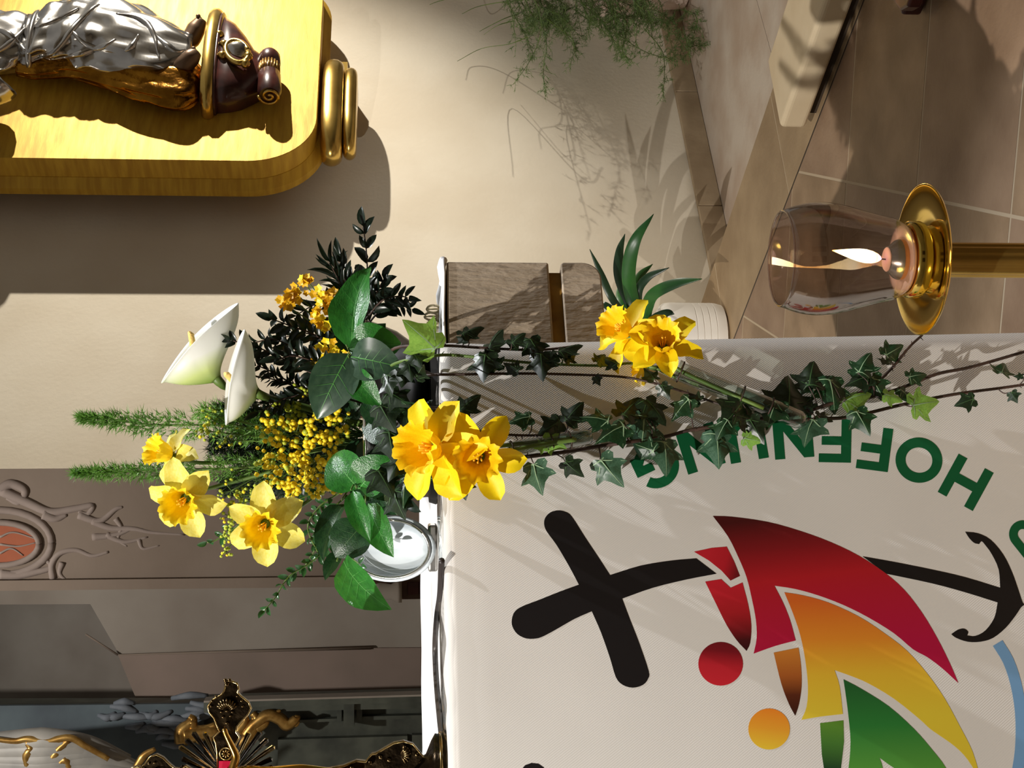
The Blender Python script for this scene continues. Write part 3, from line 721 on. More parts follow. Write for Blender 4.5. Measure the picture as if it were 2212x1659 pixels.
# ================================================================== banner with its print
M_ban = mat('printed_banner_cloth', (226, 222, 216), 0.75, c2=(220, 216, 210), nscale=5, spec=0.25)
nt = M_ban.node_tree; b_ = nt.nodes['Principled BSDF']; tc = nt.nodes['Texture Coordinate']
wv = nt.nodes.new('ShaderNodeTexWave'); wv.inputs['Scale'].default_value = 170; wv.inputs['Distortion'].default_value = 0.3; wv.bands_direction = 'DIAGONAL'
bp = nt.nodes.new('ShaderNodeBump'); bp.inputs['Strength'].default_value = 0.12; bp.inputs['Distance'].default_value = 0.002
nt.links.new(tc.outputs['Object'], wv.inputs[0]); nt.links.new(wv.outputs['Fac'], bp.inputs['Height']); nt.links.new(bp.outputs[0], b_.inputs['Normal'])
ban = thing('banner', PB(1600, 1200, 0), 'white cloth banner with pilgrim figures and anchor cross hanging over the altar front', 'banner')
eT = PB(1000, 741, 0); eB = PB(2212, 716, 0)
sT = (eT - A0).dot(TA); sB = (eB - A0).dot(TA)
def s_edge(z): t = (eT.z - z) / (eT.z - eB.z); return sT + (sB - sT) * max(-0.03, t)
prof = [(-0.20, ZT + 0.002), (-0.1, ZT + 0.002), (-0.03, ZT + 0.002)]
for i in range(7):
    a = math.radians(90 * i / 6); prof.append((-0.012 + 0.012 * math.sin(a), ZT - 0.010 + 0.012 * math.cos(a)))
for i in range(1, 25): prof.append((0.0, ZT - 0.010 - i * 0.038))
vs_, fs = [], []; nx = 44
for off, z in prof:
    se = s_edge(z)
    for i in range(nx + 1):
        s = -0.95 + (se + 0.95) * i / nx
        wob = 0.0
        if z < ZT - 0.02: wob = -0.004 * max(0, (i / nx - 0.93) / 0.07) ** 2
        vs_.append(ap(s, off + wob, z))
for i in range(len(prof) - 1):
    for k in range(nx): fs.append([i * (nx + 1) + k, i * (nx + 1) + k + 1, (i + 1) * (nx + 1) + k + 1, (i + 1) * (nx + 1) + k])
mb = MB(); mb.add(vs_, fs); o = mb.build('cloth', M_ban, ban); md = o.modifiers.new('s', 'SOLIDIFY'); md.thickness = 0.0012; md.offset = 0

def z1(x, y): return (1000 + 0.54792 * x, 1000 + 0.54792 * y)
def smooth_poly(pts, it=1):
    return pts
def printed(name, pts, m, lift=0.0008):
    """a flat printed field on the banner: outline in photo pixels, filled by bmesh triangulation"""
    bm = bmesh.new(); vv = [bm.verts.new(PB(x, y, lift)) for x, y in pts]
    f = bm.faces.new(vv); f.normal_update(); bmesh.ops.triangulate(bm, faces=[f]); bm.normal_update()
    for f in bm.faces:
        if f.normal.dot(NA) < 0: f.normal_flip()
    me = bpy.data.meshes.new(name); bm.to_mesh(me); bm.free()
    c = sum((v.co for v in me.vertices), V((0, 0, 0))) / len(me.vertices)
    me.transform(Matrix.Translation(-c)); me.materials.append(m(c) if callable(m) else m)
    return link(bpy.data.objects.new(name, me), ban, Matrix.Translation(c))
def smoothed(pts, corners, n=3):
    """Catmull-Rom between listed corner indices"""
    out = []; N_ = len(pts)
    cs_ = sorted(corners)
    for ci in range(len(cs_)):
        a = cs_[ci]; b_ = cs_[(ci + 1) % len(cs_)]
        seg = []; i = a
        while True:
            seg.append(V((pts[i][0], pts[i][1], 0)))
            if i == b_ and len(seg) > 1: break
            i = (i + 1) % N_
        q = catmull(seg, n) if len(seg) > 2 else seg
        out += [(p.x, p.y) for p in q[:-1]]
    return out
INKB = mat('black_ink', (24, 20, 20), 0.55, spec=0.25)
INKG = mat('green_ink', (10, 92, 52), 0.6, spec=0.25)
INKBL = mat('blue_ink', (120, 164, 206), 0.6, spec=0.25)
def Z(l): return [z1(*p) for p in l]
def grad(name, a, b_, stops):
    def f(c): return gradmat(name, PB(*z1(*a), 0.0008) - c, PB(*z1(*b_), 0.0008) - c, stops)
    return f
cross = [(320, 240), (325, 215), (345, 195), (375, 187), (405, 193), (430, 212), (480, 290), (530, 365), (580, 442), (700, 405), (820, 385), (920, 376), (1000, 437), (880, 460), (750, 492), (628, 535),
         (660, 620), (695, 710), (732, 820), (730, 850), (710, 875), (670, 886), (630, 875), (603, 845), (580, 770), (545, 670), (508, 585), (440, 615), (370, 655), (320, 682), (290, 692), (250, 692), (215, 675), (195, 645), (193, 615), (205, 585), (235, 565), (300, 540), (380, 508), (457, 480), (420, 410), (370, 325), (330, 270)]
printed('black_cross', smoothed(Z(cross), [8, 11, 12, 15, 26, 39]), INKB)
red = [(985, 209), (1060, 212), (1200, 232), (1330, 268), (1450, 312), (1560, 365), (1660, 430), (1740, 500), (1810, 590), (1870, 690), (1920, 790), (1953, 868), (1890, 810), (1830, 765), (1775, 735), (1700, 672), (1600, 610), (1500, 560), (1400, 522), (1310, 497), (1228, 484), (1262, 550), (1290, 620), (1312, 700), (1230, 722), (1146, 752), (1158, 690), (1155, 620), (1140, 540), (1118, 450), (1085, 370), (1045, 290)]
printed('red_pilgrim', smoothed(Z(red), [0, 11, 20, 23, 25]), grad('red_ink', (1250, 215), (1400, 760), [(0, (70, 12, 12)), (0.22, (128, 18, 24)), (0.45, (178, 24, 34)), (1, (178, 14, 62))]))
printed('red_pilgrim_arm', Z([(911, 350), (980, 335), (1040, 330), (1070, 390), (1092, 446), (1055, 464), (1020, 425), (970, 385)]), grad('red_arm_ink', (960, 350), (1092, 400), [(0, (192, 32, 44)), (0.6, (180, 26, 38)), (1, (110, 16, 22))]))
printed('red_pilgrim_body', smoothed(Z([(955, 468), (1018, 458), (1055, 492), (1102, 471), (1125, 560), (1137, 640), (1132, 710), (1118, 741), (1080, 700), (1040, 640), (1000, 560)]), [0, 1, 2, 3, 7]), grad('red_body_ink', (1050, 470), (1105, 740), [(0, (196, 30, 44)), (0.45, (170, 26, 34)), (0.85, (70, 10, 14)), (1, (50, 8, 10))]))
def disc(cx, cy, r, r2=None, n=40): return [(cx + r * math.cos(2 * math.pi * i / n), cy + (r2 or r) * math.sin(2 * math.pi * i / n)) for i in range(n)]
printed('red_head', Z(disc(1016, 792, 88, 86)), grad('red_head_ink', (1016, 706), (1016, 878), [(0, (110, 14, 24)), (0.2, (120, 14, 26)), (0.55, (184, 30, 42)), (1, (196, 34, 46))]))
printed('brown_body', smoothed(Z([(1225, 748), (1323, 728), (1333, 800), (1335, 880), (1325, 950), (1310, 997), (1285, 950), (1255, 870)]), [0, 1, 5]), grad('brown_ink', (1275, 740), (1310, 990), [(0, (204, 126, 46)), (0.4, (170, 92, 36)), (0.7, (92, 40, 18)), (1, (54, 22, 12))]))
yel = [(1267, 510), (1340, 522), (1440, 550), (1560, 605), (1660, 670), (1750, 740), (1830, 830), (1900, 930), (1960, 1040), (2010, 1140), (2045, 1260), (1990, 1170), (1940, 1118), (1880, 1075), (1840, 1047), (1800, 1010), (1700, 930), (1600, 870), (1530, 840), (1465, 817), (1485, 880), (1498, 990), (1410, 1000), (1334, 1013), (1355, 960), (1360, 880), (1350, 780), (1330, 680), (1300, 590)]
printed('yellow_pilgrim', smoothed(Z(yel), [0, 10, 19, 21, 23]), grad('yellow_ink', (1420, 540), (1500, 1000), [(0, (214, 102, 34)), (0.35, (226, 140, 40)), (0.65, (228, 184, 50)), (1, (226, 200, 56))]))
printed('orange_head', Z(disc(1207, 1049, 82, 81)), grad('orange_head_ink', (1207, 968), (1207, 1130), [(0, (228, 130, 34)), (0.5, (228, 158, 44)), (1, (230, 194, 54))]))
printed('green_body', Z([(1408, 1026), (1500, 1015), (1502, 1100), (1490, 1203), (1470, 1290), (1430, 1250), (1415, 1150)]), grad('green_body_ink', (1450, 1020), (1460, 1260), [(0, (92, 140, 46)), (0.35, (70, 120, 46)), (0.8, (26, 60, 34)), (1, (18, 46, 28))]))
printed('green_pilgrim', smoothed(Z([(1500, 853), (1570, 890), (1680, 960), (1780, 1050), (1850, 1130), (1905, 1203), (1950, 1300), (1800, 1260), (1700, 1203), (1642, 1162), (1655, 1203), (1665, 1300), (1500, 1310), (1520, 1203), (1528, 1100), (1520, 1000), (1510, 920)]), [0, 6, 9, 11, 12]), grad('green_pilgrim_ink', (1560, 880), (1640, 1280), [(0, (34, 96, 44)), (0.4, (44, 124, 52)), (1, (96, 160, 60))]))
anchor = [(1575, 368), (1700, 390), (1850, 420), (1980, 450), (2118, 492), (2112, 420), (2085, 360), (2060, 325), (2045, 309), (2035, 320), (2015, 315), (1995, 295), (1980, 271), (2030, 277), (2080, 302), (2130, 360), (2165, 430), (2190, 500), (2206, 548), (2216, 558), (2200, 570), (2180, 600), (2140, 650), (2090, 690), (2040, 705), (1990, 705), (1945, 690), (1925, 675), (1950, 658), (1975, 653), (1992, 665), (1988, 680), (2020, 682), (2060, 660), (2095, 610), (2108, 550), (1980, 510), (1850, 475), (1670, 437)]
printed('black_anchor', smoothed(Z(anchor), [0, 4, 9, 12, 19, 27, 31, 35, 38]), INKB)
cen = [(2108, 710), (2150, 780), (2180, 870), (2198, 980), (2200, 1100), (2188, 1203), (2160, 1320)]
lft, rgt = [], []
for i, p in enumerate(cen):
    a, b_ = V(cen[max(0, i - 1)]), V(cen[min(len(cen) - 1, i + 1)]); t = (b_ - a).normalized(); n_ = V((-t.y, t.x)) * 22
    lft.append((p[0] + n_.x, p[1] + n_.y)); rgt.append((p[0] - n_.x, p[1] - n_.y))
printed('blue_wave', smoothed(Z(lft + rgt[::-1]), [0, len(cen) - 1, len(cen), 2 * len(cen) - 1]), INKBL)
printed('black_stroke', Z([(222 + 0, 1240), (228, 1212), (245, 1192), (270, 1183), (298, 1186), (318, 1200), (332, 1225), (360, 1330), (250, 1340)]), INKB)
# lettering: strokes in a 1 x 1 letter box
def rectp(x0, y0, x1, y1): return [(x0, y0), (x1, y0), (x1, y1), (x0, y1)]
sw = 0.23
def arc(cx, cy, rx, ry, a0, a1, w_, n=22):
    o = [(cx + rx * math.cos(math.radians(a0 + (a1 - a0) * i / n)), cy + ry * math.sin(math.radians(a0 + (a1 - a0) * i / n))) for i in range(n + 1)]
    i_ = [(cx + (rx - w_) * math.cos(math.radians(a0 + (a1 - a0) * i / n)), cy + (ry - w_) * math.sin(math.radians(a0 + (a1 - a0) * i / n))) for i in range(n + 1)]
    return o + i_[::-1]
H2 = 0.5
LET = {
 'H': [rectp(-.46, -.5, -.46 + sw, .5), rectp(.46 - sw, -.5, .46, .5), rectp(-.46 + sw, -.11, .46 - sw, .11)],
 'O': [arc(0, 0, .54, .52, 90, 270, sw), arc(0, 0, .54, .52, -90, 90, sw)],
 'F': [rectp(-.36, -.5, -.36 + sw, .5), rectp(-.36 + sw, .5 - .2, .38, .5), rectp(-.36 + sw, -.1, .32, .1)],
 'N': [rectp(-.45, -.5, -.45 + sw, .5), rectp(.45 - sw, -.5, .45, .5), [(-.45 + sw, .5), (-.45 + sw, .14), (.45 - sw, -.5), (.45 - sw, -.14)]],
 'U': [rectp(-.44, -.08, -.44 + sw, .5), rectp(.44 - sw, -.08, .44, .5), arc(0, -.08, .44, .43, 180, 360, sw)],
 'G': [arc(0, 0, .53, .52, 40, 330, sw, 30), rectp(.06, -.12, .5, .08), rectp(.5 - sw, -.36, .5, -.12)],
 'R': [rectp(-.42, -.5, -.42 + sw, .5), rectp(-.42 + sw, .3, .1, .5), rectp(-.42 + sw, -.14, .1, .06), arc(.08, .18, .33, .32, -90, 90, .2), [(.0, -.14), (.24, -.14), (.46, -.5), (.2, -.5)]],
}
def letter(ch, cx, cy, ux, uy, h=94):
    l = math.hypot(ux, uy); ux, uy = ux / l, uy / l; rx, ry = -uy, ux
    bm = bmesh.new()
    for k, poly in enumerate(LET[ch]):
        vv = [bm.verts.new(PB(cx + (rx * x + ux * y) * h, cy + (ry * x + uy * y) * h, 0.0008 + 0.00003 * k)) for x, y in poly]
        f = bm.faces.new(vv); f.normal_update()
    bmesh.ops.triangulate(bm, faces=bm.faces[:]); bm.normal_update()
    for f in bm.faces:
        if f.normal.dot(NA) < 0: f.normal_flip()
    me = bpy.data.meshes.new('letter'); bm.to_mesh(me); bm.free()
    c = sum((v.co for v in me.vertices), V((0, 0, 0))) / len(me.vertices); me.transform(Matrix.Translation(-c)); me.materials.append(INKG)
    link(bpy.data.objects.new('letter', me), ban, Matrix.Translation(c))
for ch, x, y, ux, uy in (('H', 2086, 1042, -.48, .875), ('O', 1985, 994, -.3, .95), ('F', 1890, 969, -.13, .99), ('F', 1805, 952, -.02, 1), ('N', 1713, 943, .08, .997), ('U', 1612, 949, .17, .985), ('N', 1513, 968, .3, .95), ('G', 1417, 1006, .42, .9), ('R', 2228, 1150, -.78, .62)):
    letter(ch, x, y, ux, uy)

# ================================================================== leaf meshes
def leaf_mesh(name, mats, wfun, n=9, fold=0.35, curl=0.12, wave=0.0, vein=True, cols=2):
    mb = MB(); vs_, fs, ms = [], [], []
    Ks = [-1 + i / cols for i in range(2 * cols + 1)]
    for i in range(n + 1):
        t = i / n; w_ = wfun(t)
        for k in Ks:
            x = k * w_; z = fold * abs(x) - curl * (2 * t - 1) ** 2 + wave * math.sin(t * 9 + k) * abs(k) * w_
            vs_.append((x, t, z))
    m_ = len(Ks)
    for i in range(n):
        for k in range(m_ - 1): fs.append([i * m_ + k, i * m_ + k + 1, (i + 1) * m_ + k + 1, (i + 1) * m_ + k])
    mb.add(vs_, fs, 0)
    if vein:
        c0 = cols; vv = []
        for i in range(n + 1):
            b = V(vs_[i * m_ + c0]); wv_ = 0.010 * (1 - i / n) + 0.003
            vv += [b + V((-wv_, 0, .006)), b + V((wv_, 0, .006))]
        mb.add(vv, [[2 * i, 2 * i + 1, 2 * i + 3, 2 * i + 2] for i in range(n)], 1)
        for t in (.18, .32, .46, .6):
            i0 = t * n
            for sgn in (-1, 1):
                w_ = wfun(t + .16) * .82
                a = V((0, t, fold * 0 - curl * (2 * t - 1) ** 2 + .007)); b = V((sgn * w_, t + .16, fold * w_ - curl * (2 * (t + .16) - 1) ** 2 + .008))
                mb.add([a + V((0, -.0045, 0)), a + V((0, .0045, 0)), b], [[0, 1, 2]], 1)
    return mb.mesh(name, mats)
def ov(W_, p=0.6, q=0.8):
    k = (p / (p + q)) ** p * (q / (p + q)) ** q
    return lambda t: max(0.0, W_ * (max(t, 0) ** p) * (max(1 - t, 0) ** q) / k)
LM = {
 'salal': leaf_mesh('broad_leaf', [M_salal, M_veinl], ov(0.5, .55, .85), wave=.08, fold=.25),
 'salald': leaf_mesh('broad_leaf_dark', [M_salald, M_veind], ov(0.5, .55, .85), wave=.08, fold=.25),
 'salalg': leaf_mesh('broad_leaf_grey', [M_salalg, M_veinl], ov(0.5, .55, .85), wave=.06, fold=.2),
 'myrt': leaf_mesh('small_leaf_dark', [M_myrt], ov(0.5, .6, .8), n=5, vein=False, cols=1, fold=.3, curl=.1),
 'box': leaf_mesh('small_leaf', [M_box], ov(0.5, .6, .6), n=5, vein=False, cols=1, fold=.3, curl=.1),
 'petal': leaf_mesh('petal', [M_yel], ov(0.5, .55, .5), n=8, vein=False, cols=2, fold=.35, curl=.08, wave=.12),
 'petalp': leaf_mesh('pale_petal', [M_pale], ov(0.5, .5, .55), n=8, vein=False, cols=2, fold=.3, curl=.08, wave=.14),
}
def ivy_mesh(name, mats):
    half = [(0, 0.03), (.16, -.1), (.40, -.06), (.47, .08), (.35, .2), (.55, .34), (.64, .5), (.36, .5), (.22, .66), (.1, .88), (0, 1.0)]
    out = half + [(-x, y) for x, y in half[-2:0:-1]]
    cen_ = (0, .3); mb = MB()
    zf = lambda x, y: -.22 * abs(x) ** 1.3 + .05 * math.sin(x * 9 + y * 4) - .1 * max(0, y - .4) ** 2
    mid = [((x + cen_[0]) / 2, (y + cen_[1]) / 2) for x, y in out]
    vs_ = [(x, y, zf(x, y)) for x, y in out] + [(x, y, zf(x, y)) for x, y in mid] + [(cen_[0], cen_[1], zf(*cen_))]
    n = len(out); fs = []
    for i in range(n):
        j = (i + 1) % n; fs += [[i, j, n + j, n + i], [n + i, n + j, 2 * n]]
    mb.add(vs_, fs, 0)
    for tx_, ty_ in ((0, .96), (.58, .46), (-.58, .46), (.4, .0), (-.4, .0)):
        a = V((0, .04, 0)); b_ = V((tx_, ty_, 0)); d_ = (b_ - a); s_ = V((-d_.y, d_.x, 0)).normalized() * .02
        q = []
        for t in (0, .35, .7, 1):
            p = a + d_ * t; p.z = zf(p.x, p.y) + .014; ww = s_ * (1 - t * .8); q += [p + ww, p - ww]
        mb.add(q, [[0, 1, 3, 2], [2, 3, 5, 4], [4, 5, 7, 6]], 1)
    return mb.mesh(name, mats)
IV = {'g': ivy_mesh('ivy_leaf', [M_ivy, M_vein]), 'y': ivy_mesh('ivy_leaf_grey', [M_ivyg, M_vein]), 'd': ivy_mesh('ivy_leaf_dark', [M_ivyd, M_veind]), 'p': ivy_mesh('ivy_leaf_pale', [M_ivyp, M_vein])}

# ================================================================== footed pewter bowl on the altar
DV = 1.87
bx, by_ = 900, 945
bc = P(945, 905, DV); bc.z = ZA + 0.008
bowl = thing('pewter_bowl', bc, 'dark pewter bowl holding the flower arrangement on the altar', 'bowl')
mb = MB(); lathe(mb, [(0.0, 0.012), (0.084, 0.012), (0.09, 0.018), (0.1, 0.03), (0.118, 0.055), (0.128, 0.08), (0.132, 0.092), (0.134, 0.095), (0.13, 0.096), (0.124, 0.08), (0.1, 0.04), (0.0, 0.03)], 48, bc); mb.build('bowl_body', M_pewter, bowl)
mb = MB(); lathe(mb, [(0.0, 0.0), (0.112, 0.0), (0.115, 0.003), (0.112, 0.012), (0.085, 0.0135), (0, 0.0135)], 48, bc); mb.build('foot_shade_plate', M_bowlshade, bowl, sharp=40)  # black plate stands in for the shaded cloth under the bowl
mb = MB(); tube(mb, [bc + V((0.132 * math.cos(a), 0.132 * math.sin(a), 0.095)) for a in [i * math.pi / 24 for i in range(49)]], 0.0028, 6); mb.build('rim', M_silver, bowl)
foam = bc + V((0, 0, 0.05))
mb = MB(); lathe(mb, [(0, 0.035), (0.095, 0.035), (0.118, 0.07), (0.1, 0.085), (0, 0.09)], 20, bc); mb.build('floral_foam', mat('floral_foam', (34, 58, 30), 0.95), bowl)

# oval dish leaning upright, left of the bowl
dc = P(858, 1184, 1.80)
dish = thing('oval_dish', V((dc.x, dc.y, ZT)), 'oval brushed metal dish standing upright beside the bowl', 'dish')
mb = MB(); rx, rz = 72 * pxm(1.8), 98 * pxm(1.8)
Md = Matrix.Translation(V((dc.x, dc.y, ZT + rz + 0.004))) @ Matrix.Rotation(math.radians(-8), 4, 'X')
rings = [(0.0, 0.012), (0.3, 0.011), (0.6, 0.009), (0.82, 0.004), (0.86, -0.002), (0.9, -0.006), (0.97, -0.007), (1.0, -0.004), (0.99, 0.0), (0.9, 0.004), (0.8, 0.012), (0.5, 0.018), (0.0, 0.02)]
vs_, fs = [], []; K = 48
for g, y in rings:
    for k in range(K):
        a = 2 * math.pi * k / K; vs_.append(Md @ V((rx * g * math.cos(a), y, rz * g * math.sin(a))))
for i in range(len(rings) - 1):
    for k in range(K): fs.append([i * K + k, i * K + (k + 1) % K, (i + 1) * K + (k + 1) % K, (i + 1) * K + k])
mb.add(vs_, fs); mb.build('dish_body', M_dish, dish)
mb = MB(); vs_ = [Md @ V((rx * .86 * math.cos(2 * math.pi * k / K), -0.0075, rz * .86 * math.sin(2 * math.pi * k / K))) for k in range(K + 1)]; tube(mb, vs_, 0.0022, 6); mb.build('rim_bead', M_silver, dish)
mb = MB(); box(mb, V((dc.x - 0.03, dc.y - 0.012, ZT + 0.003)), (0.06, 0, 0), (0, 0.035, 0), (0, 0, 0.012)); bevel_obj(mb.build('stand', M_silver, dish, smooth=False), 0.003)

# black cable along the altar top
def alt_pt(x, y, lift=0.006):      # a point just above the altar top under this pixel
    return PZ(x, y, ZT + lift)
mb = MB(); q = catmull([alt_pt(954, 1210), alt_pt(953, 1235), alt_pt(952, 1260), alt_pt(950, 1290), alt_pt(944, 1330), alt_pt(940, 1390), alt_pt(941, 1440), alt_pt(945, 1500), alt_pt(951, 1560), alt_pt(957, 1610)], 6)
tube(mb, q, 0.0036, 8); tag(mb.build('cable', M_cable), 'thin dark cable running along the altar top toward the crucifix', 'cable')
# clear film strip wrinkled along the front edge
fl = MB(); vs_, fs = [], []; nx, ny = 90, 5
for i in range(nx + 1):
    for j in range(ny + 1):
        s = -0.6 + 0.6 * i / nx; o = -0.085 + 0.018 * j
        vs_.append(ap(s, o, ZT + 0.0055 + 0.0035 * noise.noise(V((s * 30, o * 40, 5))) + 0.003 * noise.noise(V((s * 9, o * 12, 1)))))
for i in range(nx):
    for j in range(ny): fs.append([i * (ny + 1) + j, (i + 1) * (ny + 1) + j, (i + 1) * (ny + 1) + j + 1, i * (ny + 1) + j + 1])
fl.add(vs_, fs); tag(fl.build('plastic_film', M_film), 'clear crinkled plastic film along the altar top edge', 'plastic film')

# ================================================================== bronze crucifix
DC = 1.50
def PC(x, y, dy=0.0): return P(x, y, DC + dy)
CX, CY = 490, 1682
cru = thing('bronze_crucifix', PC(966, CY), 'ornate dark bronze altar crucifix with shell finials and ray bursts', 'crucifix')
def z3(x, y): return (300 + 0.18083 * x, 1450 + 0.18083 * y)
armL = [(945, 1200), (945, 960), (930, 860), (900, 790), (975, 720), (940, 640), (910, 560), (850, 490), (835, 420), (880, 350), (1000, 280), (1030, 230), (1045, 170), (1110, 118)]
armR = [(1190, 150), (1205, 215), (1185, 250), (1230, 300), (1320, 370), (1350, 440), (1310, 520), (1230, 600), (1180, 660), (1170, 730), (1215, 790), (1160, 880), (1150, 960), (1150, 1200)]
arm_px = [z3(*p) for p in armL + armR]
def arm_map(kind):
    out = []
    for x, y in arm_px:
        u_, v_ = CY - y, x - 492           # along the arm, across it
        if kind == 'right': out.append((CX + v_, CY - u_))
        elif kind == 'left': out.append((CX + v_, CY + u_))
        elif kind == 'top': out.append((CX - u_, CY - v_))
    return out
def plate(name, px, m, front=0.0, th=0.008, parent=cru):
    mb = MB(); prism(mb, [PC(x, y, front) for x, y in px], (0, th, 0)); return bevel_obj(mb.build(name, m, parent, smooth=False), 0.0006, 2)
def edge_wire(px, parent, r=0.0011, dy=0.0, m=None):
    mb = MB(); tube(mb, [PC(x, y, dy) for x, y in px], r, 5); return mb.build('edge_bead', m or M_bronzel, parent)
for kind in ('right', 'left', 'top'):
    px = arm_map(kind); pp = plate('arm', px, M_bronze); edge_wire(px, pp)
    # scallop shell: ribs fanned from the base of the finial
    def loc(u_, v_):
        return (CX + v_, CY - u_) if kind == 'right' else (CX + v_, CY + u_) if kind == 'left' else (CX - u_, CY - v_)
    for k in range(9):
        a = math.radians(-64 + 16 * k); r0, r1 = 6, 27 - abs(k - 4) * 0.8
        mb = MB(); tube(mb, [PC(*loc(146 + r0 * math.cos(a), r0 * math.sin(a)), -0.003), PC(*loc(146 + (r0 + r1) * .5 * math.cos(a), (r0 + r1) * .5 * math.sin(a)), -0.005), PC(*loc(146 + r1 * math.cos(a), r1 * math.sin(a)), -0.003)], [0.001, 0.0018, 0.0014], 5)
        mb.build('shell_rib', M_bronzer, pp)
    for u_, v_, r in ((146, 0, 4), (144, 12, 3), (144, -12, 3), (178, 22, 2.6), (178, -24, 2.6), (135, 8, 3.2), (133, -8, 3.2), (204, 0, 6), (212, 6, 4.5), (212, -3, 4.5), (168, 32, 3.4), (168, -32, 3.4), (156, 34, 3), (156, -34, 3), (120, 0, 3.5)):
        mb = MB(); sphere(mb, PC(*loc(u_, v_), -0.001), r * pxm(DC), 8, 6); mb.build('boss', M_bronzer, pp)
    # rosette and enamel
    mb = MB(); c_ = loc(54, -2)
    tube(mb, [PC(c_[0] + 13 * math.cos(a), c_[1] + 13 * math.sin(a), -0.001) for a in [i * math.pi / 10 for i in range(21)]], 0.0012, 5); mb.build('rosette_ring', M_bronzel, pp)
    for k in range(8):
        a = k * math.pi / 4; mb = MB(); tube(mb, [PC(c_[0] + 2 * math.cos(a), c_[1] + 2 * math.sin(a), -0.0012), PC(c_[0] + 9 * math.cos(a), c_[1] + 9 * math.sin(a), -0.002)], [0.0006, 0.0012], 5); mb.build('rosette_petal', M_bronzel, pp)
    e0 = [loc(38, -17), loc(38, 12), loc(8, 14), loc(8, -18)]
    mb = MB(); prism(mb, [PC(x, y, -0.0015) for x, y in e0], (0, 0.002, 0)); mb.build('enamel_inlay', M_enamel, pp, smooth=False)
# rays
for sx_ in (-1, 1):
    for sy_ in (-1, 1):
        for k in range(7):
            a = math.radians(16 + k * 10.0); L_ = (92, 112, 118, 124, 118, 108, 98)[k] * (0.97 if k % 2 else 1.03)
            t_ = (CX + sx_ * L_ * math.sin(a), CY + sy_ * L_ * math.cos(a)); b0 = (CX + sx_ * 24 * math.sin(a), CY + sy_ * 24 * math.cos(a))
            nx_, ny_ = math.cos(a) * sx_, -math.sin(a) * sy_
            mb = MB(); wd = 6.0
            v_ = [PC(b0[0] + nx_ * 2, b0[1] + ny_ * 2, .004), PC(b0[0] - nx_ * 2, b0[1] - ny_ * 2, .004), PC(t_[0] - nx_ * wd, t_[1] - ny_ * wd, .004), PC(t_[0] + sx_ * 4 * math.sin(a), t_[1] + sy_ * 4 * math.cos(a), .003), PC(t_[0] + nx_ * wd, t_[1] + ny_ * wd, .004), PC(b0[0], b0[1], 0.0), PC(t_[0], t_[1], 0.0005)]
            mb.add(v_, [[0, 5, 6, 4], [5, 1, 2, 6], [6, 2, 3], [6, 3, 4], [0, 4, 3, 2, 1], [0, 1, 5]])
            mb.build('ray', M_bronzel if k % 3 == 1 else M_bronze, cru, smooth=False)
# lower shaft with ornament and base
low = [(CX + 20, CY - 18), (620, CY - 18), (690, CY - 17), (740, CY - 26), (770, CY - 38), (790, CY - 36), (802, CY - 52), (812, CY - 54), (826, CY - 62), (850, CY - 76), (872, CY - 80), (892, CY - 74), (905, CY - 58), (915, CY - 46), (930, CY - 54), (950, CY - 66), (962, CY - 62)]
plate('lower_shaft', low + [(x, 2 * CY - y) for x, y in low[::-1]], M_bronze, 0.0, 0.01); edge_wire(low, cru)
for k in range(7):
    a = math.radians(200 + k * 23); mb = MB(); tube(mb, [PC(868, CY - 52, -0.001), PC(868 - 22 * math.sin(a) * 0.9, CY - 52 + 20 * math.cos(a), -0.003)], [0.0012, 0.002], 5); mb.build('shell_rib', M_bronzer, cru)
for x, y in ((800, CY - 34), (822, CY - 46), (840, CY - 40), (900, CY - 52), (910, CY - 34), (930, CY - 42), (760, CY - 22)):
    mb = MB(); sphere(mb, PC(x, y, -0.001), 0.0026, 8, 6); mb.build('boss', M_bronzer, cru)
mb = MB(); prism(mb, [PC(x, y, -0.0015) for x, y in ((CX + 70, CY - 14), (CX + 255, CY - 14), (CX + 255, CY + 14), (CX + 70, CY + 14))], (0, 0.002, 0)); mb.build('enamel_inlay', M_enamel, cru, smooth=False)
bb = PC(966, CY); bb.z = ZT + 0.003
mb = MB(); lathe(mb, [(0, 0), (0.05, 0), (0.051, 0.003), (0.046, 0.006), (0.047, 0.012), (0.04, 0.016), (0.026, 0.022), (0.014, 0.032), (0.01, 0.036), (0, 0.037)], 32, bb, fn=lambda p, i, a: V((p.x * (1 + .05 * math.cos(8 * a)), p.y * (1 + .05 * math.cos(8 * a)), p.z))); mb.build('base', M_bronze, cru)
mb = MB(); tube(mb, [bb + V((0.048 * math.cos(a), 0.048 * math.sin(a), 0.006)) for a in [i * math.pi / 16 for i in range(33)]], 0.0022, 6); mb.build('base_bead', M_bronzel, cru)
# gilt corpus: one continuous skin
def skin_obj(name, verts, edges, radii, m, parent, root=0, sub=2):
    me = bpy.data.meshes.new(name); me.from_pydata([tuple(v) for v in verts], edges, []); me.update()
    o = bpy.data.objects.new(name, me); link(o, parent, Matrix.Identity(4))
    md = o.modifiers.new('skin', 'SKIN'); md.use_smooth_shade = True
    for i, r in enumerate(radii): me.skin_vertices[0].data[i].radius = (r, r)
    me.skin_vertices[0].data[root].use_root = True
    sb = o.modifiers.new('sub', 'SUBSURF'); sb.levels = sub; sb.render_levels = sub
    me.materials.append(m); return o
fig = [(560, 1676), (520, 1674), (500, 1664), (512, 1634), (498, 1606), (488, 1586), (484, 1572), (500, 1700), (512, 1730), (498, 1758), (484, 1790), (492, 1676), (470, 1676), (600, 1672), (650, 1664), (720, 1670), (780, 1676), (800, 1680), (600, 1686), (650, 1690), (720, 1686), (780, 1684)]
